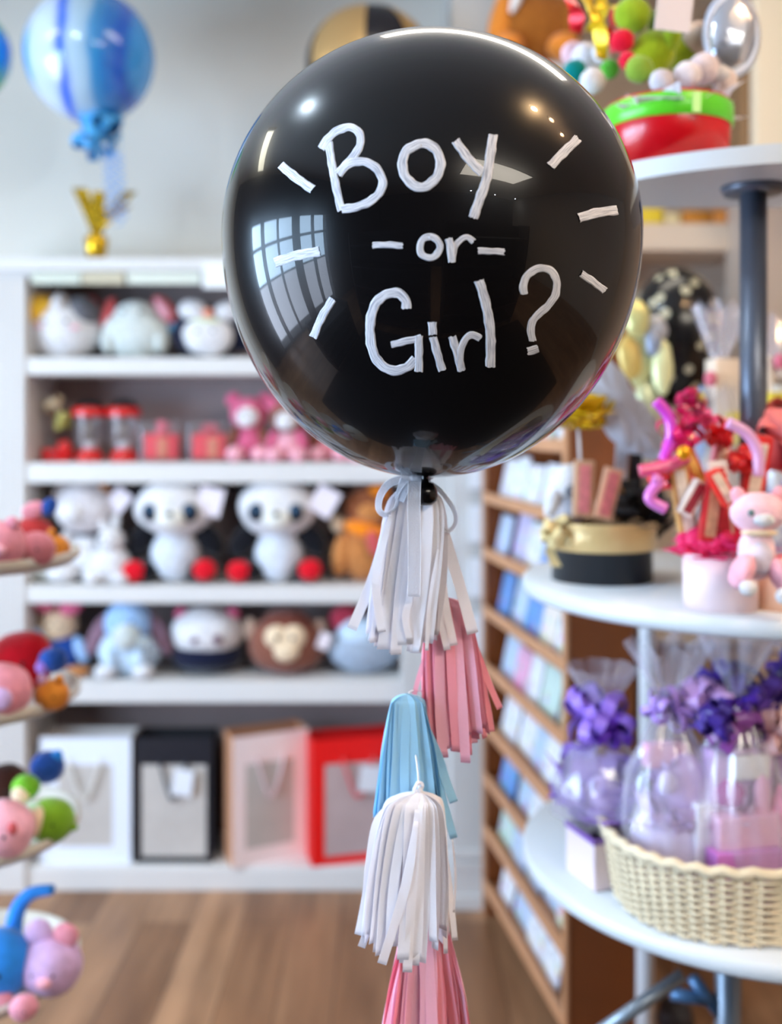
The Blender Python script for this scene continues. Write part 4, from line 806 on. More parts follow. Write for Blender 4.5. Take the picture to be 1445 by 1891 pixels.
creamc = mat('cream_carton', (226, 206, 184), .5); yb = mat('yellow_label', (232, 206, 60), .5); bb_ = mat('blue_label', (120, 150, 200), .5); cw = mat('chalk_white', (230, 228, 224), .5); rs = mat('rose_label', (220, 110, 130), .5)
wrapped(1330, ZM, 2.27, 58, 480, 'tall cellophane wrapped gift left of the grey pole on the middle tier', [('tall_box', 6, 0, 190, 26, 20, 188, creamc), ('bottle', -36, 8, 260, 14, 12, 66, bb_), ('label', -46, 24, 300, 13, 6, 18, yb), ('small_box', 24, 26, 250, 20, 8, 30, yb), ('toy', -26, 30, 340, 12, 8, 14, rs)], None, 1)
wrapped(1440, ZM, 2.2, 56, 460, 'tall cellophane wrapped gift right of the grey pole at the right edge', [('tall_box', 6, 0, 170, 32, 20, 168, cw), ('small_box', -16, 26, 290, 18, 8, 34, yb), ('bottle', -24, 12, 330, 14, 12, 60, creamc), ('toy', -10, 30, 380, 12, 8, 14, rs)], mat('tan_organza', (206, 184, 166), .5), 2)

# --- lower tier
zk2 = 1.86
bsk = thing('wicker_basket', (.628, zk2, ZB), 'cream wicker basket holding purple wrapped gifts on the lower tier', 'basket')
wick = mat('wicker', (222, 204, 172), .7, bump=.4, bscale=120, var=.08, vscale=30)
A_, B_, HH = .222, .195, .125
bm = BM(); rows = 21; n = 224
for r_ in range(rows):
    z = .004+HH*r_/(rows-1); fl = 1+.10*r_/rows; ring = []
    pts = []
    for i in range(n+1):
        a = 2*PI*i/n; wv = .0042*math.sin(a*28+(PI if r_ % 2 else 0)); ex = .8
        cx_ = math.copysign(abs(math.cos(a))**ex, math.cos(a)); sy_ = math.copysign(abs(math.sin(a))**ex, math.sin(a))
        pts.append(Vector(((A_*fl+wv)*cx_, (B_*fl+wv)*sy_, z+.004)))
    tube(bm, pts, .0036, 5)
link('weave', bm, wick, bsk)
bm = BM()
for i in range(56):
    a = 2*PI*(i+.25)/56; ex = .8; cx_ = math.copysign(abs(math.cos(a))**ex, math.cos(a)); sy_ = math.copysign(abs(math.sin(a))**ex, math.sin(a))
    tube(bm, [(A_*cx_, B_*sy_, .002), (A_*1.1*cx_, B_*1.1*sy_, HH)], .003, 6)
link('stakes', bm, wick, bsk)
bm = BM(); pts = []
for i in range(145):
    a = 2*PI*i/144; ex = .8; cx_ = math.copysign(abs(math.cos(a))**ex, math.cos(a)); sy_ = math.copysign(abs(math.sin(a))**ex, math.sin(a)); pts.append(Vector((A_*1.11*cx_, B_*1.11*sy_, HH+.006+.003*math.sin(a*36))))
tube(bm, pts, .009, 8); link('rim', bm, wick, bsk)
bm = BM(); lathe(bm, [(0, .002), (.97, .002), (.97, .008), (0, .008)], seg=48, sx=A_*.9, sy=B_*.9); link('bottom', bm, wick, bsk)
pur = mat('deep_purple_ribbon', (74, 40, 150), .3, coat=.3); lav = mat('lavender_ribbon', (176, 140, 216), .35); mau = mat('mauve_card', (190, 120, 190), .5); lvt = mat('lavender_card', (206, 196, 232), .5); pnk = mat('soft_pink_card', (228, 170, 196), .5)
pinkp = fur('bubblegum', (240, 150, 190)); whs = mat('white_satin', (240, 240, 250), .3)
mauve = mat('mauve_basket', (184, 106, 180), .6, bump=.5, bscale=60)
wrapped(1236, ZB+.012, 1.82, 88, 470, 'cellophane wrapped lavender towels at the left of the wicker basket', [('towel', -8, 10, 90, 70, 50, 90, lvt), ('towel', 24, 10, 200, 50, 36, 70, mat('lilac_towel', (196, 170, 220), .8)), ('card_box', -10, 6, 268, 40, 14, 22, pnk), ('toy', -14, 40, 226, 18, 12, 20, fur('pale_lilac', (220, 206, 236))), ('satin_box', 46, 46, 110, 16, 16, 84, whs)], lav, 3)
wrapped(1362, ZB+.012, 1.80, 88, 510, 'cellophane wrapped mauve gift box in the middle of the wicker basket', [('gift_box', -6, 56, 76, 66, 22, 50, mauve), ('card_box', 0, 40, 152, 60, 20, 30, pnk), ('card_box', 0, 0, 200, 62, 20, 90, mat('wide_lilac_card', (206, 170, 214), .6)), ('toy', -24, 26, 210, 30, 20, 28, mat('plum_plush', (176, 70, 150), .8)), ('candle', 34, 30, 200, 16, 14, 50, pnk), ('toy', 70, 26, 160, 18, 14, 66, pinkp), ('card_box', 14, 30, 262, 36, 8, 22, cw)], pur, 4)
wrapped(1462, ZB+.012, 1.94, 80, 500, 'cellophane wrapped purple gift at the right edge of the wicker basket', [('gift_box', 0, 30, 120, 60, 30, 110, mat('purple_grey_card', (150, 120, 160), .6)), ('toy', -36, 50, 140, 22, 14, 20, mat('ochre_ball', (220, 160, 80), .6)), ('toy', -30, 56, 52, 14, 10, 14, mat('aqua_ball', (70, 170, 170), .4)), ('toy', -12, 54, 44, 14, 10, 14, mat('coral_ball', (200, 90, 90), .4))], pur, 6)
for i, (x, y, z, r, m, nm) in enumerate([(1300, 1300, 1.82, 50, mat('pl1', (200, 160, 220), .4), 'pale lilac'), (1345, 1270, 1.86, 58, pur, 'deep purple'), (1405, 1300, 1.84, 60, mat('pl2', (100, 66, 170), .35), 'violet'), (1360, 1345, 1.78, 48, mat('pl3', (130, 66, 140), .35), 'plum'), (1438, 1350, 1.80, 44, mat('pl4', (236, 190, 190), .4), 'peach pink'), (1325, 1335, 1.76, 36, mat('pl5', (60, 36, 130), .35), 'dark indigo')]):
    kx = z/F; bm = BM(); bow_loops(bm, P(x, y, z), r*kx*1.15, 16, 12*kx, 60+i)
    tag(link('gift_bow', bm, m), '%s ribbon bow over the wicker basket gifts' % nm, 'bow', None)
# gift at left of basket
zg = 1.93; kg = zg/F
t = thing('lilac_gift', (X(1112, zg), zg, ZB), 'pale pink square box with purple plush and tall purple bow left of the basket', 'wrapped gift')
bm = BM(); box(bm, (8*kg, 0, 48*kg), (112*kg, 100*kg, 94*kg), (0, 0, .35), .004); link('box', bm, mat('pale_pink_card', (226, 206, 212), .5), t, False)
bm = BM(); box(bm, (8*kg, 0, 90*kg), (116*kg, 104*kg, 10*kg), (0, 0, .35), .002); link('purple_trim', bm, mat('purple_trim', (130, 90, 170), .4), t, False)
bm = BM(); tuft(bm, (0, 0, 110*kg), 82*kg, 120*kg, 60, 21, .5); link('tissue_paper', bm, mat('lavender_tissue', (172, 136, 220), .6, trans=.35), t)
bm = BM(); ell(bm, (14*kg, -44*kg, 126*kg), (30*kg, 20*kg, 26*kg), seg=18, lump=.04); ell(bm, (-4*kg, -40*kg, 160*kg), (40*kg, 26*kg, 40*kg), seg=18, lump=.04); link('plush_filling', bm, fur('soft_lilac', (196, 170, 226)), t)
bm = BM(); bow_loops(bm, (-4*kg, -10*kg, 296*kg), 68*kg, 26, 11*kg, 31); link('bow', bm, mat('medium_purple_ribbon', (150, 112, 214), .35), t)
bm = BM(); bow_loops(bm, (10*kg, -30*kg, 280*kg), 42*kg, 12, 10*kg, 32); link('bow', bm, mat('royal_purple_ribbon', (100, 50, 180), .3), t)
bm = BM(); lathe(bm, [(50*kg, 96*kg), (84*kg, 120*kg), (88*kg, 180*kg), (50*kg, 240*kg), (12*kg, 290*kg), (30*kg, 330*kg), (64*kg, 390*kg)], seg=60, fn=crumple); link('cellophane_wrap', bm, cello, t)

# ------------------------------------------------------------------ back right: wall shelves, cabinet, things
bm = BM(); b2(bm, xb+.001, RX1, RY1-.03, RY1-.016, .14, RZ-.001); struct('trim_1', bm, warm_wall, 'beige panelling on the back wall at the right')
zS = 3.55
def wall_shelf(x0, x1, y0, y1, label, m):
    bm = BM(); b2(bm, X(x0, zS), X(x1, zS), zS, RY1-.031, Zh(y1, zS), Zh(y0, zS), .004); return tag(link('wall_shelf', bm, m, None, False), label, 'shelf')
sandm = mat('sand_board', (216, 194, 172), .6)
wall_shelf(1080, 1372, 412, 462, 'thick beige wall shelf with yellow goods behind the grey pole', sandm)
wall_shelf(1396, 1560, 506, 532, 'pale wall shelf with a yellow frame at the right edge', white_m)
rn = random.Random(9); x = 1092; i = 0
for (wd, ht, c, nm) in [(50, 22, (226, 150, 60), 'orange'), (30, 16, (214, 170, 110), 'tan'), (44, 26, (226, 196, 40), 'yellow'), (30, 18, (220, 200, 150), 'cream'), (54, 22, (190, 120, 30), 'amber'), (40, 24, (222, 140, 60), 'light orange')]:
    kz = (zS+.08)/F; bm = BM(); w2 = wd*kz; zz = Zh(412, zS)
    cx_ = X(x+wd/2, zS+.08); b2(bm, cx_-w2/2+.002, cx_+w2/2-.002, zS+.03, zS+.13, zz, zz+ht*kz*1.2, .006)
    tag(link('boxed_goods', bm, mat('goods_'+nm.replace(' ', '_'), c, .5), None), '%s small box on the thick beige wall shelf' % nm, 'box', 'boxes on the beige wall shelf'); x += wd+2
t = thing('picture_frame', (X(1440, zS+.06), zS+.06, Zh(506, zS)), 'yellow picture frame standing on the pale wall shelf at the right edge', 'picture frame')
kz = zS/F; bm = BM()
for a, b, c, d in ((-34, -22, 0, 120), (22, 34, 0, 120), (-22, 22, 0, 14), (-22, 22, 106, 120)): b2(bm, a*kz, b*kz, -.012, .012, c*kz, d*kz)
link('frame', bm, mat('yellow_frame', (234, 184, 20), .4), t, False)
bm = BM(); b2(bm, -22*kz, 22*kz, -.002, .004, 14*kz, 106*kz); link('picture', bm, mat('picture_print', (190, 120, 40), .5, var=.5, vscale=30), t, False)
# tall pale cabinet
t = thing('tall_cabinet', (X(1470, 3.1), 3.1, 0), 'tall pale beige cupboard behind the foil balloon at the right edge', 'cabinet')
bm = BM(); b2(bm, X(1398, 3.1)-X(1470, 3.1), .5, .0, .5, Zh(290, 3.1), RZ-.3, .004); link('upper_body', bm, mat('cream_cabinet', (232, 214, 186), .5), t, False)
bm = BM(); b2(bm, X(1440, 3.1)-X(1470, 3.1), .5, .2, .5, 0, Zh(290, 3.1), .004); link('lower_body', bm, mat('taupe_cabinet', (186, 166, 150), .6), t, False)
bm = BM(); b2(bm, X(1378, 3.1)-X(1470, 3.1), X(1397, 3.1)-X(1470, 3.1), .05, .5, Zh(290, 3.1), RZ-.3, .002); link('door_edge', bm, mat('walnut_edge', (128, 96, 64), .5), t, False)
# low shop counter and pale curtains of wrap behind the display
t = thing('shop_counter', (X(1400, 3.2), 3.2, 0), 'taupe shop counter behind the round display', 'counter')
bm = BM(); b2(bm, -.32, .0, 0, .35, 0, .92, .004); link('body', bm, mat('taupe_laminate', (150, 128, 112), .6), t, False)
bm = BM(); b2(bm, -.35, .01, -.03, .37, .92, .955, .004); link('countertop', bm, mat('grey_top', (190, 186, 184), .4), t, False)
for i, (px, y0, y1, wd, c, nm) in enumerate([(1252, 1165, 1280, 24, (200, 150, 170), 'dusty pink'), (1290, 1165, 1300, 30, (196, 206, 200), 'pale sage'), (1345, 1160, 1300, 44, (186, 184, 200), 'pale violet grey'), (1410, 1160, 1300, 34, (186, 206, 210), 'pale aqua')]):
    z = 3.3; kz = z/F; bm = BM(); z0 = .956; z1 = max(Zh(y0-90, z), z0+.25)
    lathe(bm, [(0, 0), (wd*kz, 0), (wd*kz*1.05, (z1-z0)*.6), (wd*kz*.3, (z1-z0)*.78), (wd*kz*.8, z1-z0)], (X(px, z), z, z0), seg=30, fn=lambda p, a, r, zz: Vector((p.x*(1+.08*math.sin(7*a)), p.y*(1+.08*math.sin(7*a)), p.z)))
    tag(link('wrapped_bottle', bm, mat('wrapb_'+nm.replace(' ', '_'), c, .3)), '%s wrapped gift standing on the taupe counter' % nm, 'wrapped gift')

# ------------------------------------------------------------------ THE BLACK BALLOON
zN = 1.25; kN = zN/F
BC = P(796, 442, zN); BA = .2515; BU = .2405; BLo = .2895
tilt = math.radians(-1.2)
bal = thing('black_balloon', BC, 'giant black balloon hand-lettered in white with Boy or Girl?', 'balloon')
def bmat():
    m = bpy.data.materials.new('black_latex'); m.use_nodes = True; nt = m.node_tree; b = nt.nodes['Principled BSDF']
    b.inputs['Base Color'].default_value = (.004, .0035, .004, 1); b.inputs['Roughness'].default_value = .24; b.inputs['Specular IOR Level'].default_value = .14
    b.inputs['Coat Weight'].default_value = 1; b.inputs['Coat Roughness'].default_value = .0; b.inputs['Coat IOR'].default_value = 1.27
    return m
BLKL = bmat()
pr = []
N = 72
for i in range(N+1):
    th = PI*i/N; r = BA*math.sin(th); z = math.cos(th)*(BU if th < PI/2 else BLo)
    if th > PI*.93: r = max(r, .006); 
    pr.append((r if i else 0, z))
pr[-1] = (.0055, -BLo-.004)
bm = BM(); lathe(bm, pr, seg=144)
bmesh.ops.rotate(bm, cent=(0, 0, 0), matrix=Matrix.Rotation(math.radians(1.3), 3, 'Y'), verts=bm.verts)
bt = bmesh.new(); 
tmp = bpy.data.meshes.new('t'); bm.to_mesh(tmp); bt.from_mesh(tmp); bmesh.ops.translate(bt, vec=BC, verts=bt.verts)
bvh = BVHTree.FromBMesh(bt); bt.free(); bpy.data.meshes.remove(tmp)
link('envelope', bm, BLKL, bal)
nk = P(785, 892, zN-.02)-BC
bm = BM(); lathe(bm, [(.0075, .02), (.004, .006), (.005, .0), (.0105, -.001), (.0145, -.008), (.0158, -.015), (.0142, -.022), (.009, -.027), (0, -.028)], (nk.x, nk.y, nk.z+.001), seg=32); link('neck_knot', bm, BLKL, bal)
# chalk-marker lettering
EYEV = Vector((0, 0, EYE))
def hit(px, py):
    d = (P(px, py, 1.)-EYEV).normalized(); loc, nrm, _, _ = bvh.ray_cast(EYEV, d)
    if nrm is not None and nrm.dot(d) > 0: nrm = -nrm
    return loc, nrm
def paint_mat():
    m = bpy.data.materials.new('white_marker_paint'); m.use_nodes = True; nt = m.node_tree; b = nt.nodes['Principled BSDF']
    uv = nt.nodes.new('ShaderNodeAttribute'); uv.attribute_name = 'brush'
    nz = nt.nodes.new('ShaderNodeTexNoise'); nz.inputs['Scale'].default_value = 1.0; nz.inputs['Detail'].default_value = 5
    mp = nt.nodes.new('ShaderNodeMapping'); mp.inputs['Scale'].default_value = (1.6, 11, 1); nt.links.new(uv.outputs['Vector'], mp.inputs[0]); nt.links.new(mp.outputs[0], nz.inputs['Vector'])
    r = nt.nodes.new('ShaderNodeValToRGB'); r.color_ramp.elements[0].position = .36; r.color_ramp.elements[0].color = lin((160, 164, 178))+(1,); r.color_ramp.elements[1].position = .56; r.color_ramp.elements[1].color = lin((230, 230, 236))+(1,)
    nt.links.new(nz.outputs['Fac'], r.inputs[0]); nt.links.new(r.outputs[0], b.inputs['Base Color']); b.inputs['Roughness'].default_value = .75
    b.inputs['Specular IOR Level'].default_value = .2
    bp = nt.nodes.new('ShaderNodeBump'); bp.inputs['Strength'].default_value = .3; bp.inputs['Distance'].default_value = .001; nt.links.new(nz.outputs['Fac'], bp.inputs['Height']); nt.links.new(bp.outputs[0], b.inputs['Normal'])
    return m
PM = paint_mat(); lift = [0]
def stroke(bm, pts, wd, closed=False, seed=1):
    lay = bm.verts.layers.float_vector.get('brush') or bm.verts.layers.float_vector.new('brush')
    c2 = catmull([(x, y, 0) for x, y in pts], 8, closed)
    # resample evenly
    c = [c2[0]]
    for p in c2[1:]:
        if (p-c[-1]).length > 2.2: c.append(p)
    if not closed and (c2[-1]-c[-1]).length > .4: c.append(c2[-1])
    if closed: c.append(c[0])
    rn = random.Random(seed); lift[0] += .00008; n = len(c); rows = []; s = 0; ph = [rn.uniform(0, 6) for _ in range(4)]
    up = .0005+lift[0] % .0008
    for i, p in enumerate(c):
        d = (c[(i+1) % (n-1)]-c[i-1 if i else n-2]) if closed else (c[min(i+1, n-1)]-c[max(i-1, 0)])
        d.normalize(); q = Vector((-d.y, d.x, 0)); row = []
        wj = wd*(1+.05*math.sin(s*.16+ph[0])+.03*math.sin(s*.37+ph[1])); off = .35*math.sin(s*.25+ph[2])
        for j, u in enumerate((-.5, -.45, -.3, -.1, .1, .3, .45, .5)):
            e = Vector((0, 0, 0))
            if not closed and i in (0, n-1): e = d*rn.uniform(-1.3, 1.3)
            a = p+q*(wj*u+off)+e; loc, nrm = hit(a.x, a.y)
            if loc is None: loc, nrm = (P(a.x, a.y, zN), Vector((0, -1, 0)))
            v = bm.verts.new(loc+nrm*(up if 0 < j < 7 else .00005)-BC); v[lay] = (s*.02+seed, u, 0); row.append(v)
        rows.append(row); s += (c[min(i+1, n-1)]-p).length
    for i in range(n-1):
        for j in range(7): bm.faces.new((rows[i][j], rows[i+1][j], rows[i+1][j+1], rows[i][j+1]))
def oval(cx_, cy_, rx_, ry_, n=12, rot=0): return [(cx_+rx_*math.cos(2*PI*i/n+rot), cy_+ry_*math.sin(2*PI*i/n+rot)) for i in range(n)]
glyphs = [
 ('painted_letter', 'white painted capital B', [([(607, 262), (613, 300), (621, 345), (631, 389)], 15, 0), ([(593, 275), (606, 256), (622, 242), (644, 235), (660, 241), (667, 259), (659, 281), (643, 300), (627, 318)], 15, 0), ([(625, 322), (644, 303), (668, 298), (690, 306), (704, 324), (707, 343), (697, 361), (678, 375), (655, 383), (632, 386)], 16, 0)]),
 ('painted_letter', 'white painted letter o of Boy', [([(779, 265), (800, 271), (812, 290), (813, 312), (802, 333), (781, 346), (762, 340), (747, 322), (744, 300), (752, 278)], 18, 1)]),
 ('painted_letter', 'white painted letter y', [([(842, 260), (853, 276), (870, 298), (891, 319)], 17, 0), ([(911, 249), (906, 285), (899, 330), (888, 363), (874, 403)], 18, 0)]),
 ('painted_dash', 'white painted dash left of or', [([(689, 453), (716, 452), (744, 454)], 12, 0)]),
 ('painted_letter', 'white painted letter o of or', [([(794, 437), (808, 443), (813, 457), (806, 471), (793, 476), (780, 470), (776, 456), (782, 442)], 13, 1)]),
 ('painted_letter', 'white painted letter r of or', [([(829, 440), (833, 458), (835, 484)], 15, 0), ([(837, 476), (841, 455), (851, 443), (864, 438), (875, 446)], 11, 0)]),
 ('painted_dash', 'white painted dash right of or', [([(883, 463), (908, 464), (932, 465)], 12, 0)]),
 ('painted_letter', 'white painted capital G', [([(751, 570), (749, 553), (734, 541), (714, 544), (696, 558), (686, 584), (684, 617), (689, 648), (702, 671), (725, 684), (750, 679), (768, 664)], 18, 0), ([(723, 637), (750, 630), (779, 624)], 13, 0), ([(774, 620), (774, 650), (774, 686)], 15, 0)]),
 ('painted_letter', 'white painted letter i', [([(799, 594), (799, 605), (800, 618)], 16, 0), ([(800, 622), (808, 652), (817, 684)], 15, 0)]),
 ('painted_letter', 'white painted letter r of Girl', [([(835, 621), (844, 650), (853, 684)], 15, 0), ([(850, 678), (851, 648), (859, 628), (872, 618), (887, 625)], 13, 0)]),
 ('painted_letter', 'white painted letter l', [([(885, 517), (898, 563), (906, 614), (906, 677)], 18, 0)]),
 ('painted_mark', 'white painted question mark', [([(969, 543), (967, 525), (978, 505), (1001, 495), (1021, 503), (1029, 524), (1025, 547), (1009, 568), (990, 585), (981, 604), (984, 630)], 14, 0), ([(974, 649), (984, 647), (994, 644)], 15, 0)]),
 ('painted_ray', 'white painted ray left of the B', [([(519, 305), (548, 329), (578, 350)], 17, 0)]),
 ('painted_ray', 'white painted ray at the middle left', [([(508, 485), (548, 472), (591, 464)], 18, 0)]),
 ('painted_ray', 'white painted ray at the lower left', [([(615, 552), (594, 587), (579, 623)], 15, 0)]),
 ('painted_ray', 'white painted ray at the upper right', [([(1068, 256), (1043, 280), (1017, 307)], 17, 0)]),
 ('painted_ray', 'white painted ray at the middle right', [([(1069, 403), (1104, 393), (1140, 388)], 18, 0)]),
 ('painted_ray', 'white painted ray at the lower right', [([(1073, 505), (1095, 520), (1117, 537)], 14, 0)])]
for gi, (nm, lb, ss) in enumerate(glyphs):
    bm = BM()
    for si, (pts, wd, cl) in enumerate(ss): stroke(bm, pts, wd, bool(cl), gi*5+si+1)
    bmesh.ops.recalc_face_normals(bm, faces=bm.faces); tag(link(nm, bm, PM, bal), lb)

# organza ribbon bow at the neck
zR = zN-.012
orgw = mat('white_organza', (238, 238, 244), .25, trans=.3, alpha=.42, bump=.8, bscale=500); edge_m = mat('organza_edge', (245, 245, 250), .4)
rbn = thing('organza_ribbon', P(770, 885, zR), 'sheer white organza ribbon bow tied at the neck of the black balloon', 'ribbon')
def rib(name, pts, wd, zz, twist=None):
    loc = rbn.location; p = catmull([P(a, b, zz+(c[0] if c else 0))-loc for a, b, *c in pts], 8); n = len(p)
    wv = []
    for i in range(n):
        d = (p[min(i+1, n-1)]-p[max(i-1, 0)]).normalized(); tw = (twist[0]+(twist[1]-twist[0])*i/(n-1)) if twist else 0
        s = Vector((0, 1, 0)).cross(d).normalized(); wv.append((s*math.cos(tw)+Vector((0, 1, 0))*math.sin(tw))*wd/2*zz/F)
    bm = BM(); strip(bm, p, wv, .0002); o = link(name, bm, orgw, rbn)
    bm = BM()
    for sg in (-1, 1): tube(bm, [p[i]+wv[i]*sg for i in range(n)], .00035, 5)
    link('edge', bm, edge_m, o)
rib('loop', [(778, 885), (750, 884), (720, 893), (703, 915), (700, 940), (713, 951), (730, 940), (738, 915), (755, 890)], 15, zR, (.2, 1.3))
rib('loop', [(786, 888), (812, 905), (838, 940), (842, 965), (829, 980), (815, 965), (808, 930), (795, 895)], 13, zR+.004, (.9, 1.25))
rib('tail', [(766, 888), (765, 930), (766, 1010), (765, 1102)], 23, zR-.03, (0, .12))
rib('tail', [(752, 886), (744, 905), (738, 925)], 22, zR-.004, (0, .8))
bm = BM(); ell(bm, (0.004, 0, .001), (.014, .008, .007), seg=16, lump=.1); link('knot', bm, orgw, rbn)
# cord carrying the tassels
bm = BM(); tube(bm, catmull([P(786, 893, zN+.018), P(782, 1000, zN+.018), P(822, 1108, zN+.03), P(812, 1200, zN+.045), P(790, 1270, zN+.04), P(753, 1284, zN+.014), P(766, 1380, zN+.0), P(774, 1452, zN-.02), P(776, 1560, zN+.0), P(783, 1655, zN+.0), P(784, 1760, zN+.005), P(782, 1950, zN+.005)]), .0011, 6)
tag(link('tassel_cord', bm, mat('white_cord', (230, 228, 232), .6)), 'thin white cord carrying the row of tissue tassels', 'cord')

# tissue tassels
def tissue(name, rgb): return mat('tissue_'+name, rgb, .75, trans=.45, bump=.25, bscale=90, spec=.2, sheen=.1)
TW = tissue('white', (254, 251, 254)); TP = tissue('pink', (255, 204, 220)); TB = tissue('blue', (188, 232, 252)); TP_LIT = tissue('salmon', (255, 182, 194))  # salmon strips paint warm light onto the pink tissue, mostly its right side
def tassel(label, top, sh, bot, z, m, m2, n=34, seed=0, extra=(), knot=True, dep=.55, wd=(13, 19), gap=()):
    """top=(x,y); sh=(xleft,xright,y) shoulder; bot=(xleft,xright,ytop,ybottom) ends; all in the photo's pixels at distance z"""
    k = z/F; rn = random.Random(seed); t = thing('tissue_tassel', P(top[0], top[1], z), label, 'tassel'); o0 = t.location.copy()
    cs = (sh[0]+sh[1])/2; rs_ = (sh[1]-sh[0])/2; cb = (bot[0]+bot[1])/2; rb_ = (bot[1]-bot[0])/2
    for i in range(n):
        a = 2*PI*(i+rn.uniform(-.3, .3))/n; layer = rn.choice([1, .93, .8, .6]) if i % 3 else 1
        if any(g0 < math.degrees(a) % 360 < g1 for g0, g1 in gap): continue
        ca, sa = math.cos(a), math.sin(a)
        ye = rn.uniform(bot[2], bot[3])-(abs(ca)**3)*(bot[3]-bot[2])*.5
        P0 = Vector((top[0]+ca*4, top[1], -sa*4)); P1 = Vector((cs+ca*rs_*layer, sh[2], -sa*rs_*dep*layer))
        xe = cb+ca*rb_*layer+rn.uniform(-5, 5)
        P3 = Vector((xe, ye, -sa*rb_*dep*layer+rn.uniform(-4, 4))); P2 = P1.lerp(P3, .5)+Vector((rn.uniform(-3, 3)+ca*rb_*.06, 0, rn.uniform(-3, 3)))
        pm = (P0+P1)/2+Vector((ca*rs_*.12, -(sh[2]-top[1])*.2, 0))
        c = catmull([P0, pm, P1, P2, P3], 6); w_ = rn.uniform(*wd)/2; tw = rn.uniform(-.5, .5); ph = rn.uniform(0, 6); pts = []; wv = []
        for j, p in enumerate(c):
            u = j/(len(c)-1); q = Vector(((p.x-CX)*k+.0012*math.sin(u*9+ph)*u, z-p.z*-1*k, EYE-(p.y-HOR)*k))-o0; pts.append(q)
            an = tw*u*.6+.12*math.sin(u*5+ph); tv = Vector((-sa, ca*dep, 0)); tv.normalize(); nv = Vector((ca, sa, 0))
            wv.append((tv*math.cos(an)+nv*math.sin(an))*w_*k*(.3+.7*min(1, u*3.0)))
        bm = BM(); strip(bm, pts, wv, .00012); link('fringe_strip', bm, m if rn.random() < .72 else m2, t)
    for e in extra:
        c = catmull([(a, b, (d[0] if d else -10)) for a, b, *d in e[0]], 6); n_ = len(c); pts = []; wv = []
        for j, p in enumerate(c):
            pts.append(Vector(((p.x-CX)*k, z+p.z*k, EYE-(p.y-HOR)*k))-o0)
        for j in range(n_):
            d = (pts[min(j+1, n_-1)]-pts[max(j-1, 0)]).normalized(); s = Vector((0, 1, 0)).cross(d).normalized(); an = .35*math.sin(j*.35)*.6
            wv.append((s*math.cos(an)+Vector((0, 1, 0))*math.sin(an))*e[1]/2*k*(.45+.55*min(1, j/n_*4)))
        bm = BM(); strip(bm, pts, wv, .00012); link('fringe_strip', bm, m2 if len(e) > 2 else m, t)
    # gathered head
    bm = BM(); hh = (sh[2]-top[1])*k; rr = rs_*k*.86
    def fn(p, a, r, zz):
        f = 1+.06*math.sin(11*a+zz*60+seed)+.03*math.sin(23*a); return Vector((p.x*f+(cs-top[0])*k*min(1, -zz/max(hh, 1e-4)), p.y*f*dep, p.z))
    lathe(bm, [(.0015, .001), (rr*.3, -hh*.08), (rr*.62, -hh*.35), (rr*.88, -hh*.7), (rr*.98, -hh*1.05), (rr*1.0, -hh*1.6)], seg=66, fn=fn); link('gathered_head', bm, m, t)
    if knot:
        bm = BM(); pts = [Vector((.0045*math.cos(v)*(1+.3*math.sin(2*v)), .003*math.sin(v*1.5), .005+.005*math.sin(v))) for v in [i*2*PI/24 for i in range(25)]]; tube(bm, pts, .0022, 8); ell(bm, (0.002, 0, -.001), (.004, .004, .006), seg=12); link('twist_loop', bm, m, t)
    return t
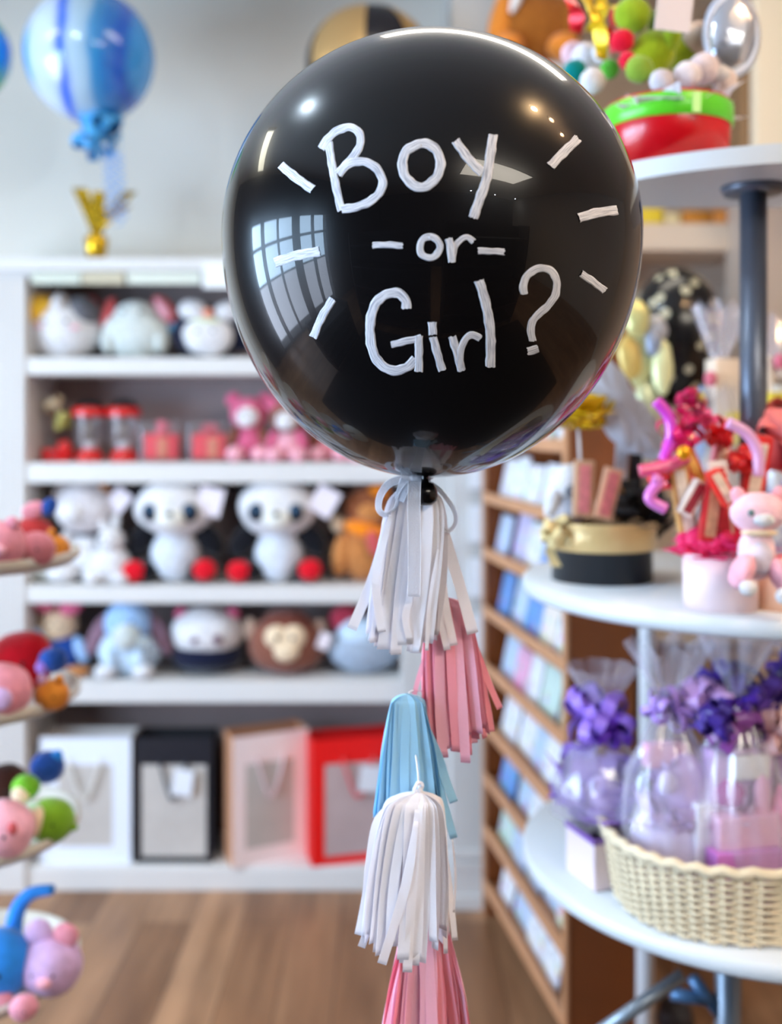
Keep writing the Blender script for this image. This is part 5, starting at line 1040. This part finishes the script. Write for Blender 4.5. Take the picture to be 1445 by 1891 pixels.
tassel('topmost white tissue tassel hanging right under the balloon knot', (768, 893), (714, 822, 950), (680, 806, 1168, 1202), zN+.004, TW, TW, 46, 3, wd=(18, 26), knot=False,
       extra=[([(716, 950), (706, 1010), (682, 1085), (650, 1160)], 19), ([(812, 950), (828, 1010), (852, 1090), (873, 1168)], 21), ([(806, 960), (812, 1030), (822, 1110), (838, 1190)], 15), ([(800, 960), (803, 1040), (808, 1110), (826, 1198)], 13), ([(722, 950, -30), (696, 1050, -34), (697, 1100, -36), (706, 1160, -36)], 15), ([(760, 1000, -40), (757, 1090, -42), (748, 1130, -42), (756, 1172, -42)], 12), ([(808, 1010, -40), (796, 1080, -42), (790, 1130, -42), (787, 1192, -42)], 7)])
tassel('upper pink tissue tassel, right of the line of tassels', (824, 1104), (790, 866, 1136), (782, 906, 1350, 1400), zN+.03, TP, TP_LIT, 46, 7, wd=(15, 22), knot=False,
       extra=[([(858, 1140), (880, 1200), (905, 1265), (923, 1306)], 12, 1), ([(850, 1140), (882, 1230), (900, 1300), (908, 1348)], 11, 1), ([(800, 1170), (776, 1240), (762, 1290), (740, 1345)], 9)])
tassel('pale blue tissue tassel under the upper pink one', (752, 1282), (722, 784, 1312), (698, 820, 1500, 1545), zN+.012, TB, TB, 44, 12, wd=(16, 23), knot=False,
       extra=[([(782, 1330), (800, 1400), (812, 1450), (838, 1544)], 14), ([(790, 1340), (812, 1400), (824, 1440), (838, 1478)], 16), ([(730, 1310), (716, 1380), (706, 1440), (698, 1500)], 18)])
tassel('lower white tissue tassel with a twisted loop on top', (773, 1462), (708, 818, 1500), (668, 830, 1715, 1762), zN-.022, TW, TW, 44, 21, wd=(16, 23), gap=((285, 318),),
       extra=[([(745, 1470), (700, 1510), (684, 1590), (678, 1650), (664, 1722)], 18), ([(755, 1480), (728, 1590), (700, 1660), (668, 1744)], 14), ([(800, 1490), (822, 1580), (832, 1650), (840, 1732)], 11), ([(790, 1480), (806, 1570), (820, 1640), (823, 1756)], 8), ([(835, 1545), (841, 1610), (838, 1680)], 4), ([(770, 1480, -40), (765, 1560, -44), (758, 1660, -44), (752, 1772, -44)], 17), ([(768, 1500, -44), (752, 1600, -46), (730, 1680, -46), (706, 1756, -46)], 17)])
tassel('lowest pink tissue tassel cut by the bottom edge', (783, 1662), (740, 832, 1740), (704, 872, 1925, 1960), zN+.008, TP, TP_LIT, 46, 33, wd=(17, 25),
       extra=[([(826, 1740), (840, 1800), (856, 1860), (868, 1920)], 14, 1), ([(834, 1750), (848, 1830), (846, 1900), (850, 1950)], 12, 1)])
